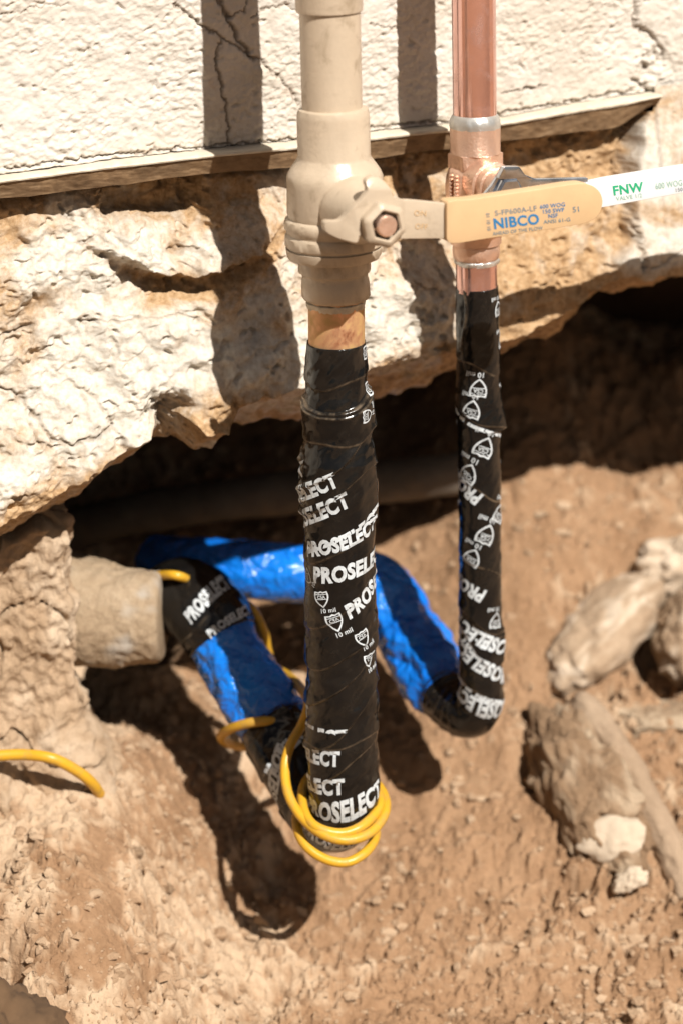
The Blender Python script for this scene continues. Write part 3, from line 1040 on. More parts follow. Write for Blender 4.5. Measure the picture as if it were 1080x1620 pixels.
# ------------------------------------------------------------------ wrapped pipes
def seam_fun(tube_ref, seams):
    """seams: list of (s at left edge, s at centre, s at right edge, height, reach, side)"""
    def f(s, th):
        h = np.zeros(np.broadcast(s, th).shape)
        e = np.zeros_like(h)
        u = np.clip(np.sin(np.clip(th, -math.pi / 2, math.pi / 2)), -1, 1)
        back = np.abs(th) > math.pi / 2
        uu = np.where(back, np.sin(th), u)
        for sl_, sc_, sr_, hh, reach, side in seams:
            a = (sl_ + sr_) / 2 - sc_
            bb = (sr_ - sl_) / 2
            sm = sc_ + bb * uu + a * uu * uu + 0.0011 * np.sin(th * 3.1 + sc_ * 90)
            d = (s - sm) * side
            up = 1 / (1 + np.exp(-np.clip(-d / 0.00022, -40, 40)))
            fade = np.where(back, 0.35, 1.0)
            h = h + hh * fade * up * np.exp(np.minimum(d, 0) / reach)
            e = np.maximum(e, fade * np.exp(-((d + 0.0002) / 0.00055) ** 2) * min(1, hh / 0.0005))
        return h, e
    return f

def s_of_y(C, s, y):
    pp = proj(C)
    return float(np.interp(y, pp[:, 1], s))

# ---- large riser
Y1 = 0.0
run_pts = [at(530, 480, Y1), at(531, 560, Y1), at(534, 720, Y1), at(537, 900, Y1), at(540, 1080, Y1), at(543, 1220, Y1), at(543, 1262, 0.003), at(532, 1289, 0.013), at(508, 1270, 0.030), at(470, 1208, 0.047),
           at(430, 1140, 0.068), at(390, 1076, 0.086), at(352, 1010, 0.101), at(330, 974, 0.109), at(308, 952, 0.118), at(282, 948, 0.135), at(258, 968, 0.160), at(244, 1000, 0.19)]
C1, s1 = smooth_path(run_pts, 900)
pp1 = proj(C1)
kb = int(np.argmax(pp1[:, 1]))                     # lowest point in view: the elbow
sv = lambda y: float(np.interp(y, pp1[:kb + 1, 1], s1[:kb + 1]))
def s_near(C, s, px, py):
    p = proj(C)
    return float(s[np.argmin((p[:, 0] - px) ** 2 + (p[:, 1] - py) ** 2)])
sA, sB = s_near(C1, s1, 432, 1150), s_near(C1, s1, 345, 1005)
mp = 1 / 3050.0
rk = [(sv(500), 45.5 * mp), (sv(560), 47 * mp), (sv(618), 48.5 * mp), (sv(634), 51.5 * mp), (sv(690), 52.5 * mp), (sv(722), 57.5 * mp), (sv(760), 57.5 * mp), (sv(815), 55 * mp), (sv(900), 55 * mp), (sv(1010), 55.5 * mp),
      (sv(1150), 57 * mp), (sv(1250), 58.5 * mp), (s1[kb], 0.0205), (s_near(C1, s1, 470, 1208), 0.0215), (sA, 0.0205), (sB, 0.0205), (s_near(C1, s1, 320, 962), 0.0225), (s_near(C1, s1, 290, 948), 0.0225), (s1[-1], 0.021)]
rk.sort()
rks, rkr = np.array([a for a, _ in rk]), np.array([b_ for _, b_ in rk])
seams1 = []
for yl, yc_, yr, hh, reach, side in [(600, 601, 584, 0.0005, 0.006, 1), (622, 641, 612, 0.0011, 0.010, -1), (630, 648, 620, 0.0006, 0.004, -1), (689, 690, 681, 0.0004, 0.01, 1), (770, 724, 672, 0.0012, 0.007, 1),
                                     (815, 765, 728, 0.0009, 0.012, 1), (880, 858, 815, 0.0005, 0.012, 1), (990, 952, 905, 0.0006, 0.014, 1), (1042, 1028, 985, 0.0008, 0.016, 1), (1105, 1070, 1012, 0.0011, 0.011, 1), (1178, 1140, 1075, 0.0010, 0.010, 1), (1166, 1160, 1150, 0.0004, 0.01, 1), (1225, 1196, 1158, 0.0005, 0.012, 1), (1300, 1292, 1268, 0.0004, 0.01, 1)]:
    seams1.append((sv(yl), sv(yc_), sv(yr), hh * 1.6, reach, side))
# wraps on the sloping run
for k, s0_ in enumerate(np.linspace(s1[kb] + 0.012, sA, 4)):
    seams1.append((s0_ - 0.008, s0_, s0_ + 0.010, 0.0012, 0.012, 1 if k % 2 else -1))
for s0_ in np.linspace(sB + 0.012, s1[-1] - 0.02, 3):
    seams1.append((s0_ - 0.006, s0_, s0_ + 0.006, 0.0012, 0.010, 1))
sf1 = seam_fun(None, seams1)
def r1(s, th):
    base = np.interp(s, rks, rkr)
    h, _ = sf1(s, th)
    q = np.stack([np.sin(th) * 0.018, np.cos(th) * 0.018, s + th * 0 + np.sin(th) * 0.012], -1)
    wr = 0.0011 * fbm(q, 0.02, 3, 0.55, 3.0) + 0.0003 * fbm(q, 0.006, 2, 0.5, 8.0)
    left = np.exp(-((th + 1.35) / 0.4) ** 2) * sstep(s, sv(690), sv(720)) * (1 - sstep(s, sv(800), sv(850)))
    wr = wr + 0.0022 * left * fbm(q, 0.006, 2, 0.5, 14.0)
    rightr = np.exp(-((th - 1.4) / 0.35) ** 2) * sstep(s, sv(690), sv(705)) * (1 - sstep(s, sv(815), sv(822)))
    wr = wr + 0.0012 * rightr
    blue = sstep(s, sA - 0.002, sA + 0.002) * (1 - sstep(s, sB - 0.002, sB + 0.002))
    q2 = np.stack([np.sin(th) * 0.5, np.cos(th) * 0.5, s * 30], -1)
    wr = wr + blue * (0.0016 * fbm(q, 0.016, 3, 0.6, 33.0) + 0.0009 * fbm(q2, 0.3, 3, 0.6, 3.0) - 0.0005)
    return base + h + wr
T1 = Tube(C1, s1, r1)
riser1 = empty('valve_riser', at(543, 1300, 0.0) - np.array([0, 0, 0.02]), 'large tan painted riser pipe with ball valve, black tape and a blue sleeved run', 'pipe')
edge1 = lambda S, TH: np.clip(sf1(S, TH)[1] * 0.5 + 0.40 * np.exp(-((TH + 1.35) / 0.3) ** 2) * (S < sv(1000)), 0, 0.85)
sTop = sv(541)
# tape's top edge slopes up to the right: cut by lifting the top rows
wrapA = T1.mesh('tape_wrap', sTop, sA + 0.002, 1150, 150, M['tape'], riser1, attr={'edge': edge1})
blueA = T1.mesh('blue_sleeve', sA, sB, 260, 120, M['blue'], riser1)
wrapB = T1.mesh('tape_wrap', sB - 0.004, s1[-1], 200, 110, M['tape'], riser1, attr={'edge': lambda S, TH: np.clip(sf1(S, TH)[1] * 0.6, 0, 1)}, off=0.0012)
tag(wrapA, 'black tape with white lettering wound round the upright pipe and its elbow')
tag(wrapB, 'black tape with white lettering at the far end of the blue sleeve')

PRO = TX['PROSELECT']
W_ = PRO[0][:, 0].max() - PRO[0][:, 0].min()
def pro(px, py, deg, h, tube=T1, xs=0.82, align=0.0, **k):
    return tube.decal(PRO, px, py, deg, h, xs, parent=k.pop('parent', wrapA), align=align, **k)
half = W_ / 2
for px, py, deg, h, al in [(527, 757, 28, 23, -half * 0.92), (550, 790, 27, 24, -half * 0.98), (522, 862, 17, 22, half * 0.30), (498, 908, 9, 24, half * 0.97), (550, 966, 28, 23, half * 0.95),
                           (488, 1128, 2, 20, -half * 0.98), (540, 1198, 6, 22, -half), (545, 1242, 8, 23, -half), (545, 1281, 10, 23, 0.0), (524, 712, 35, 22, -half * 1.9), (520, 1331, 5, 18, half * 0.2)]:
    pro(px, py, deg, h, align=al)
for px, py, deg, h in [(508, 944, 12, 19), (531, 985, 20, 21), (573, 1006, 20, 19), (585, 1042, 12, 19), (577, 556, 95, 17), (579, 612, 95, 17), (581, 660, 95, 17), (487, 912, 70, 18)]:
    T1.decal(SHIELD, px, py, deg, h, parent=wrapA)
for px, py, deg, h, al in [(520, 1166, 3, 22, -half * 0.6), (572, 838, 28, 23, -half * 0.35)]:
    pro(px, py, deg, h, align=al, clip=(0.22, 0.6))
for px, py, deg, h, al in [(434, 1246, 212, 20, 0.0), (458, 1176, 196, 17, -0.6)]:
    pro(px, py, deg, h, align=al, s0=s1[kb] + 0.01, s1=sA)
for px, py, deg, h, al in [(362, 982, 188, 15, 0.4), (326, 946, 188, 16, 0.3)]:
    T1.decal(PRO, px, py, deg, h, 0.72, parent=wrapB, s0=sB, s1=s1[-1], align=al, off=0.0015)

# tan painted upper part
lathe('upper_coupling', [(-2600, 490, 54), (-230, 517, 54), (12, 520.5, 53.5), (17, 520.5, 52.5), (18, 520.5, 49)], Y1, M['tan_paint'], riser1)
lathe('painted_tube', [(10, 521.5, 48.6), (60, 522.5, 48.2), (120, 524, 48.0), (178, 525.5, 47.6)], Y1, M['tan_paint'], riser1)
valve1 = lathe('valve_body', [(170, 527, 50), (172, 527, 55), (178, 527, 57), (184, 527, 57.6), (245, 528.5, 57.4), (250, 528.8, 59), (262, 529, 68), (272, 529.2, 74), (279, 529.3, 76.3), (290, 529.5, 76),
                              (335, 529, 75), (341, 529, 73.5), (344, 528.5, 77.5), (350, 528.3, 79.2), (358, 528, 78.4), (362, 528, 76), (366, 528, 74.6), (370, 528, 77.8), (384, 528, 77.8), (386.5, 528, 75.8), (387, 528, 73.0), (389.5, 528, 73.0), (390, 528, 76.2), (402, 528, 74.6), (406, 528, 72), (407, 528.5, 58.5), (409, 528.5, 57), (424, 529, 57.4), (428, 529, 57), (431, 529, 52.5), (436, 530, 51.8), (440, 530, 53.2), (452, 530.6, 54.2), (466, 531.4, 54), (470, 531.5, 52), (472, 531.5, 49), (473, 531.5, 45)], Y1, M['tan_paint'], riser1, rough=0.00022)
lathe('solder_ring', [(474, 531.5, 44.8), (476, 531.5, 46.8), (480, 531.6, 46.6), (484, 531.7, 45.2), (486, 531.7, 44.5)], Y1, M['flux'], riser1, rough=0.0008)
lathe('copper_tube', [(470, 531.6, 44.6), (500, 532, 44.6), (549, 532.2, 44.6)], Y1, M['copper_worn'], riser1)
# raised casting marks down the body's left side
for k in range(10):
    y = 281 + 5.4 * k
    p = at(463, y, -0.0075)
    pts = []
    stem_lathe('casting_mark', p, (-0.8, -0.6, 0), [(-0.001, 0.0010), (0.0007, 0.0009), (0.0010, 0.0005)], M['tan_paint'], valve1, n=10)

# boss, lever hub, lever, nut
LN = WN.copy()                                # the lever lies parallel to the wall
stem_c = at(600, 352, -0.050)
boss_ax = LN
stem_lathe('stem_boss', stem_c, boss_ax, [(-0.046, 0.017), (-0.022, 0.0155), (-0.012, 0.0125), (-0.005, 0.0115), (0.0, 0.0105)], M['tan_paint'], valve1)
P_hub = stem_c + LN * 0.002
hub_out = round_outline([(640, 316), (622, 314), (619, 301), (611, 289), (600, 281), (588, 282), (580, 289), (583, 301), (572, 316), (557, 330), (549, 345), (541, 353), (524, 354), (521, 362), (525, 373), (540, 380), (566, 385), (568, 370), (580, 384), (596, 390), (612, 387), (624, 379), (640, 378)], 3, 4)
def hub_bend(V):
    # the claw and the upper lobe curl back toward the body
    pp_ = proj(V)
    d = np.clip((560 - pp_[:, 0]) / 40, 0, 1) + np.clip((300 - pp_[:, 1]) / 22, 0, 1) * 0.5
    return V - LN[None, :] * (0.007 * d[:, None])
lever1 = plate('lever', hub_out, P_hub, LN, 0.0042, M['tan_paint'], riser1, 0.0012, 3, bend=hub_bend)
plate('lever_arm', round_outline([(632, 316.5), (645, 316), (706, 322), (720, 321), (720, 379), (706, 377.5), (645, 378), (632, 379)], 2, 3), P_hub - LN * 0.0006, LN, 0.0034, M['tan_paint'], lever1, 0.0011, 3)
stem_lathe('stem_nut', P_hub, LN, [(0.0, 0.0100), (0.0045, 0.0100), (0.0062, 0.0086), (0.0066, 0.0072), (0.0056, 0.0064)], M['tan_paint'], lever1, n=48, hexa=True, turn=0.2, cap=False)
stem_lathe('stem_end', P_hub, LN, [(0.0, 0.0052), (0.0068, 0.0052), (0.0076, 0.0045)], M['bronze'], lever1, n=32)
stem_lathe('stop_knob', at(535, 340, -0.028), LN, [(-0.014, 0.0042), (0.001, 0.0040), (0.0025, 0.0026)], M['tan_paint'], valve1, n=24)
plane_text('ON', 664, 337, -2, 9, 1.0, P_hub - LN * 0.0006, LN, M['tan_vinyl'], lever1, lift=0.0003, name='stamped_lettering')
plane_text('OFF', 666, 358, -2, 9, 0.9, P_hub - LN * 0.0006, LN, M['tan_vinyl'], lever1, lift=0.0003, name='stamped_lettering')
P_grip = P_hub + LN * 0.0022
grip_out = round_outline([(706, 320), (716, 317), (740, 316), (790, 309), (850, 300), (900, 292), (922, 290), (938, 294), (949, 304), (953, 318), (950, 334), (940, 347), (922, 354), (880, 361), (820, 370), (760, 379), (724, 385), (711, 385), (706, 380)], 3, 4)
grip1 = plate('lever_grip', grip_out, P_grip, LN, 0.0085, M['tan_vinyl'], riser1, 0.0024, 4)
tag(grip1, 'tan vinyl grip with blue print')
plane_text('NIBCO', 816, 349.5, 6.5, 16.5, 1.0, P_grip, LN, M['ink_blue'], grip1, 0.03)
plane_text('S-FP600A-LF', 815, 333, 7, 8.5, 1.05, P_grip, LN, M['ink_grey'], grip1)
plane_text('AHEAD OF THE FLOW', 818, 365, 7, 5.5, 1.0, P_grip, LN, M['ink_grey'], grip1)
plane_text('600 WOG', 873, 325, 6, 6.5, 1.0, P_grip, LN, M['ink_blue'], grip1)
plane_text('150 SWP', 875, 333, 6, 6.5, 1.0, P_grip, LN, M['ink_blue'], grip1)
plane_text('NSF', 874, 341, 6, 6.5, 1.0, P_grip, LN, M['ink_blue'], grip1)
plane_text('ANSI 61-G', 880, 349, 6, 6, 1.1, P_grip, LN, M['ink_grey'], grip1)
plane_text('51', 910, 331, 6, 9, 1.0, P_grip, LN, M['ink_grey'], grip1)
plane_text('01 01 10', 771.5, 351, 95, 6, 0.9, P_grip, LN, M['ink_grey'], grip1)

# ---- small riser
Y2 = 0.082
run2 = [at(753, 400, Y2), at(754, 460, Y2), at(756, 620, Y2), at(758, 800, Y2), at(759, 960, Y2), at(759, 1080, Y2), at(757, 1112, 0.085), at(742, 1128, 0.091), at(716, 1112, 0.104), at(684, 1068, 0.126), at(650, 1012, 0.150), at(616, 962, 0.165),
        at(585, 930, 0.172), at(545, 914, 0.170), at(480, 908, 0.165), at(400, 902, 0.168), at(320, 895, 0.18), at(250, 890, 0.21)]
C2, s2 = smooth_path(run2, 900)
pp2 = proj(C2)
kb2 = int(np.argmax(pp2[:, 1]))
sw = lambda y: float(np.interp(y, pp2[:kb2 + 1, 1], s2[:kb2 + 1]))
sC = s_near(C2, s2, 704, 1097)
mp2 = 1 / 2890.0
rk2 = [(sw(430), 33 * mp2), (sw(470), 33.6 * mp2), (sw(600), 34 * mp2), (sw(660), 35 * mp2), (sw(700), 33.5 * mp2), (sw(800), 33.8 * mp2), (sw(980), 33.5 * mp2), (sw(1010), 35.5 * mp2), (sw(1080), 36 * mp2), (s2[kb2], 0.0140), (sC - 0.006, 0.0150), (sC, 0.0165), (sC + 0.02, 0.0195),
       (s_near(C2, s2, 616, 960), 0.0215), (s_near(C2, s2, 545, 914), 0.0185), (s_near(C2, s2, 400, 902), 0.0178), (s2[-1], 0.017)]
rk2.sort()
rk2s, rk2r = np.array([a for a, _ in rk2]), np.array([b_ for _, b_ in rk2])
seams2 = []
for yl, yc_, yr, hh, reach, side in [(643, 660, 676, 0.0013, 0.010, 1), (752, 770, 790, 0.0005, 0.01, 1), (872, 888, 905, 0.0005, 0.010, 1), (955, 982, 997, 0.0009, 0.012, 1), (962, 990, 1006, 0.0005, 0.004, 1), (985, 1030, 1082, 0.0008, 0.007, 1), (1062, 1086, 1104, 0.0005, 0.010, 1), (560, 575, 590, 0.0004, 0.01, 1)]:
    seams2.append((sw(yl), sw(yc_), sw(yr), hh, reach, side))
for s0_ in np.linspace(s2[kb2] + 0.006, sC, 4):
    seams2.append((s0_ - 0.005, s0_, s0_ + 0.006, 0.0009, 0.008, 1))
sf2 = seam_fun(None, seams2)
def r2(s, th):
    base = np.interp(s, rk2s, rk2r)
    h, _ = sf2(s, th)
    q = np.stack([np.sin(th) * 0.012, np.cos(th) * 0.012, s + th * 0 + np.sin(th) * 0.008], -1)
    wr = 0.0005 * fbm(q, 0.014, 3, 0.55, 4.0) + 0.0002 * fbm(q, 0.005, 2, 0.5, 8.0)
    flap = sstep(s, sw(610), sw(672)) * (1 - sstep(s, sw(676), sw(678))) * np.exp(-((th - 1.25) / 0.6) ** 2)
    wr = wr + 0.0024 * flap
    wr = wr + 0.0009 * np.exp(-((th + 0.72 + 0.12 * np.sin(s * 160)) / 0.05) ** 2) * (1 - sstep(s, sw(575), sw(590)))
    wr = wr + 0.0016 * np.exp(-((th - 1.3) / 0.3) ** 2) * sstep(s, sw(985), sw(1000)) * (1 - sstep(s, sw(1040), sw(1050)))
    blue = sstep(s, sC - 0.001, sC + 0.003)
    q2 = np.stack([np.sin(th) * 0.02, np.cos(th) * 0.02, s * 0.5], -1)
    wr = wr + blue * (0.0034 * fbm(q2, 0.017, 3, 0.6, 12.0) + 0.0014 * fbm(q, 0.01, 2, 0.6, 50.0)) * (1 - 0.6 * sstep(s, s_near(C2, s2, 560, 916), s_near(C2, s2, 500, 908)))
    return base + h + wr
T2 = Tube(C2, s2, r2)
riser2 = empty('valve_riser', at(757, 1130, Y2) - np.array([0, 0, 0.015]), 'slimmer copper riser pipe with bronze ball valve, black tape wrap and blue sleeved run', 'pipe')
wrapC = T2.mesh('tape_wrap', sw(453), sC + 0.002, 950, 120, M['tape'], riser2, attr={'edge': lambda S, TH: np.clip(sf2(S, TH)[1] * 0.75 + 0.5 * np.exp(-((TH + 0.72 + 0.12 * np.sin(S * 160)) / 0.06) ** 2) * (S < sw(580)), 0, 0.85)})
blueC = T2.mesh('blue_sleeve', sC - 0.001, s2[-1], 520, 120, M['blue'], riser2)
tag(wrapC, 'black tape with upside-down white lettering wound round the slim pipe')
for px, py, deg, h, al in [(752, 787, 212, 20, half * 0.9), (752, 716, 215, 20, half * 1.85), (757, 835, 215, 20, half * 1.75), (760, 942, 204, 20, half * 0.9), (755, 1008, 209, 21, -half * 0.25), (760, 1056, 212, 21, -half * 0.05), (762, 1122, 196, 19, -half * 0.1),
                           (728, 617, 215, 18, half * 1.7), (790, 950, 204, 20, -half * 1.8)]:
    pro(px, py, 360 - deg, h, tube=T2, parent=wrapC, align=al)
for px, py, deg, h, al in [(762, 1094, 204, 20, -half * 0.1), (764, 672, 202, 20, half * 0.2)]:
    pro(px, py, 360 - deg, h, tube=T2, parent=wrapC, align=al, clip=(0.22, 0.6))
for px, py, deg, h in [(756, 616, 187, 20), (745, 652, 192, 20), (764, 711, 205, 22), (739, 752, 205, 22), (767, 850, 205, 22), (745, 882, 205, 20), (788, 815, 215, 20), (784, 985, 190, 17), (787, 490, 180, 16), (788, 540, 180, 16)]:
    T2.decal(SHIELD, px, py, 360 - deg, h * 1.08, parent=wrapC)

lathe('copper_tube', [(-2600, 735, 35.2), (-230, 747, 35.2), (0, 748.5, 35), (190, 750.5, 34.5)], Y2, M['copper'], riser2)
lathe('solder_ring', [(180, 750.3, 34.6), (183, 750.3, 37), (190, 750.5, 40), (197, 750.6, 40.2), (203, 750.7, 39.4)], Y2, M['solder'], riser2, rough=0.0004)
valve2 = lathe('valve_body', [(193, 750.6, 36), (196, 750.6, 39.2), (202, 750.7, 39.8), (240, 751, 39.6), (241, 751, 40), (242, 751, 41), (263, 751.3, 41), (265, 751.3, 41), (267, 751.3, 43), (278, 751.4, 46), (290, 751.5, 47.5), (330, 751.7, 47.5), (350, 752, 46), (362, 752, 42), (364, 752, 41),
                              (384, 752.4, 40), (386, 752.4, 36), (390, 752.5, 37.4), (398, 752.6, 37.6), (406, 752.7, 36), (409, 752.8, 33)], Y2, M['bronze'], riser2, hexrows=(5, 6), rough=0.0003)
lathe('lower_solder_ring', [(409, 752.8, 33.2), (411, 752.8, 34.6), (415, 752.9, 34.2), (417, 752.9, 33)], Y2, M['solder'], riser2, rough=0.0008)
lathe('copper_stub', [(405, 752.6, 33), (430, 753, 32.8), (460, 753.4, 32.8)], Y2, M['copper'], riser2)
for row in range(2):
    for k in range(7):
        stem_lathe('casting_mark', at(712 + 8 * row, 278 + 6 * k + row * 2, Y2 - 0.0098 - 0.0028 * row), (-0.7, -0.7, 0), [(-0.001, 0.0011), (0.0006, 0.0010), (0.0009, 0.0005)], M['bronze'], valve2, n=8)
stem2 = at(800, 302, 0.048)
stem_lathe('stem_boss', stem2, LN, [(-0.030, 0.0125), (-0.016, 0.0120), (-0.0155, 0.0105), (-0.010, 0.0105), (-0.0095, 0.0092), (-0.004, 0.0090), (-0.002, 0.008)], M['bronze'], valve2)
st_hub = round_outline([(764, 310), (778, 292), (793, 268), (799, 263), (820, 264), (829, 276), (846, 283), (930, 281), (930, 296), (846, 302), (830, 312), (816, 322), (786, 322)], 2, 3)
lever2 = plate('lever', st_hub, stem2, LN, 0.003, M['steel'], riser2, 0.0009, 2)
plate('lever_flange', round_outline([(797, 264), (821, 264), (830, 277), (842, 284), (800, 284), (788, 283)], 1, 3), stem2 + LN * 0.004, LN, 0.0042, M['steel'], lever2, 0.0009, 2)
stem_lathe('stem_nut', stem2, LN, [(0.0, 0.0070), (0.0040, 0.0070), (0.0055, 0.0058)], M['steel'], lever2, n=36, hexa=True, turn=0.5)
P_w = stem2 + LN * 0.002
grip2 = plate('lever_grip', round_outline([(925, 292), (960, 284), (1080, 264.5), (1190, 248), (1215, 250), (1222, 262), (1214, 278), (1190, 286), (1080, 305), (960, 327), (940, 330), (925, 328)], 3, 4), P_w, LN, 0.0075, M['white_vinyl'], riser2, 0.0020, 4)
tag(grip2, 'white vinyl grip with green print')
plane_text('FNW', 993, 298, 8, 15, 1.0, P_w, LN, M['ink_green'], grip2, 0.03)
plane_text('VALVE 1/2', 994, 311.5, 8, 6.5, 1.0, P_w, LN, M['ink_pale'], grip2)
plane_text('600 WOG CSA', 1068, 290, 8, 10, 0.7, P_w, LN, M['ink_pale'], grip2)
plane_text('150 PSI', 1080, 299, 8, 6, 1.0, P_w, LN, M['ink_grey'], grip2)

# ------------------------------------------------------------------ wires
def wire(name, pts, r, mat, n=240, parent=None, label=None, cat=None, group=None):
    C, s = smooth_path(pts, n)
    T = Tube(C, s, lambda s_, th: np.full(np.broadcast(s_, th).shape, r), front=(0.3, -0.5, 0.8))
    S, TH, P = T.grid(0, s[-1], n, 14)
    o = T.mesh(name, 0, s[-1], n, 14, mat, parent, loc=C[0])
    return tag(o, label, cat, group) if label else o

def around(tube, s, rad_off, a0, a1, n, drift=0.0):
    out = []
    for k, a in enumerate(np.linspace(a0, a1, n)):
        out.append(tube.pt(np.array([s + drift * k / max(1, n - 1)]), np.array([a]), rad_off)[0])
    return out

wp = [at(205, 922, 0.135), at(250, 911, 0.112), at(282, 911, 0.101), at(312, 925, 0.115), at(352, 945, 0.122), at(385, 953, 0.120), at(404, 970, 0.114), at(418, 1000, 0.112), at(424, 1030, 0.116), at(432, 1054, 0.120), at(455, 1068, 0.105), at(474, 1086, 0.070), at(488, 1112, 0.032),
      at(478, 1146, 0.026), at(460, 1178, 0.019), at(451, 1214, 0.011), at(457, 1258, -0.003), at(480, 1296, -0.016), at(513, 1321, -0.026), at(551, 1329, -0.028), at(588, 1315, -0.020), at(609, 1284, -0.003), at(605, 1254, 0.016), at(580, 1228, 0.030), at(540, 1220, 0.034), at(500, 1222, 0.028),
      at(480, 1246, 0.010), at(481, 1282, -0.010), at(500, 1308, -0.0225), at(540, 1318, -0.0245), at(576, 1304, -0.019), at(600, 1272, 0.000), at(588, 1240, 0.024), at(540, 1226, 0.036), at(488, 1246, 0.026), at(470, 1290, 0.002), at(478, 1330, -0.016), at(510, 1357, -0.023), at(548, 1364, -0.024), at(580, 1346, -0.016), at(594, 1318, 0.004),
      at(580, 1290, 0.026), at(545, 1275, 0.040)]
wire('tracer_wire', wp, 0.0027, M['yellow'], 900, label='yellow insulated wire coiled round the foot of the large riser', cat='wire')
s_ring = s_near(C1, s1, 428, 1136)
ringp = [at(415, 1182, 0.118), at(375, 1180, 0.100), at(351, 1168, 0.078), at(360, 1156, 0.062), at(385, 1146, 0.052), at(420, 1141, 0.048), at(455, 1147, 0.053), at(480, 1157, 0.060), at(500, 1166, 0.068), at(505, 1180, 0.085)]
wire('tracer_wire', ringp, 0.0028, M['yellow'], 300, label='short yellow wire loop round the blue sleeve below its middle', cat='wire')
lw = []
CN = np.array([0, -0.8, 0.6])
for x, y in [(-120, 1222), (-50, 1217), (0, 1215), (50, 1213), (95, 1219), (130, 1232), (150, 1246), (158, 1256)]:
    p = ground_hit(x, y)
    lw.append(p + CN * (0.035 if x < 120 else 0.022 if x < 140 else 0.012 if x < 155 else 0.0))
wire('tracer_wire', lw, 0.0032, M['yellow'], 160, label='loose yellow wire end lying on the soil at the left edge', cat='wire')

# ------------------------------------------------------------------ stub, old pipe, stones
LAST = [None]
def surf_at(P, px, py):
    pp_ = proj(P.reshape(-1, 3))
    d = np.hypot(pp_[:, 0] - px, pp_[:, 1] - py)
    i = np.where(d < d.min() + 6)[0]
    return P.reshape(-1, 3)[i[np.argmin(pp_[i, 2])]]

def lump(name, c, axes, rad, mat, seed, amp=0.18, sc=0.6, parent=None, nu=72, nv=40, pale=0.3, flat=1.0, fine=0.05):
    """an uneven stone: axes = three unit vectors, rad = three half sizes"""
    th = np.linspace(0, 2 * math.pi, nu, endpoint=False)
    ph = np.linspace(0.0, math.pi, nv)
    TH, PH = np.meshgrid(th, ph, indexing='ij')
    D = np.stack([np.sin(PH) * np.cos(TH), np.sin(PH) * np.sin(TH), np.cos(PH)], -1)
    k = np.sign(D) * np.abs(D) ** flat
    Dm = k * np.array(rad) / np.median(rad)
    n = 1 + amp * fbm(Dm, sc, 3, 0.55, seed) + fine * fbm(Dm, sc * 0.22, 3, 0.6, seed + 5)
    Q = k * n[..., None] * np.array(rad)
    P = np.asarray(c) + Q @ np.array(axes)
    LAST[0] = P
    pl = np.clip(sstep(fbm(D, 0.5, 3, 0.6, seed + 9), -0.2, 0.8) + pale - 0.3, 0, 1)
    return obj(name, P, grid_faces(nu, nv, wrap=True), mat, parent, attr={'pale': pl}, loc=c if parent is None else None)

def unit(v):
    v = np.asarray(v, float)
    return v / np.linalg.norm(v)

def axes_from(d, up=(0, 0, 1)):
    a = unit(d)
    c = unit(np.asarray(up) - a * np.dot(up, a))
    return [a, np.cross(c, a), c]

# concrete stub
Cs, ss_ = smooth_path([at(20, 960, 0.112), at(100, 964, 0.110), at(180, 974, 0.106), at(258, 975, 0.104)], 160)
def r_st(s, th):
    q = np.stack([np.sin(th) * 0.03, np.cos(th) * 0.03, s + th * 0], -1)
    e = ss_[-1] - s
    rr = 0.0365 - 0.0105 * s / ss_[-1] + 0.0016 * fbm(q, 0.02, 3, 0.6, 4.0) + 0.0006 * fbm(q, 0.005, 2, 0.6, 9.0)
    sq = 1.0 / (np.abs(np.sin(th)) ** 4 + np.abs(np.cos(th)) ** 4) ** 0.25
    rr = rr * (0.86 + 0.14 * sq)
    return rr - 0.0025 * np.exp(-e / 0.0010)
Ts = Tube(Cs, ss_, r_st, front=(0, -1, 0.3))
stub = Ts.mesh('concrete_stub', 0, ss_[-1], 220, 120, M['stub'], None, attr={'pale': lambda S, TH: sstep(fbm(np.stack([np.sin(TH), np.cos(TH), S * 30], -1), 0.8, 3, 0.6, 3.0), 0.1, 0.9)}, loc=Cs[0])
tag(stub, 'pale rough concrete stub poking out of the soil bank beside the black elbow', 'concrete stub')

Cp, sp_ = smooth_path([at(60, 850, 0.30), at(240, 808, 0.285), at(420, 783, 0.275), at(620, 760, 0.275), at(770, 742, 0.29)], 160)
Tp = Tube(Cp, sp_, lambda s_, th: 0.0135 + 0.0012 * fbm(np.stack([np.sin(th) * 0.02, np.cos(th) * 0.02, s_ + th * 0], -1), 0.03, 2, 0.5, 2.0))
op = Tp.mesh('old_pipe', 0, sp_[-1], 200, 40, M['old_pipe'], None, loc=Cp[0])
tag(op, 'dusty grey old pipe lying in the dark back of the hollow', 'pipe')

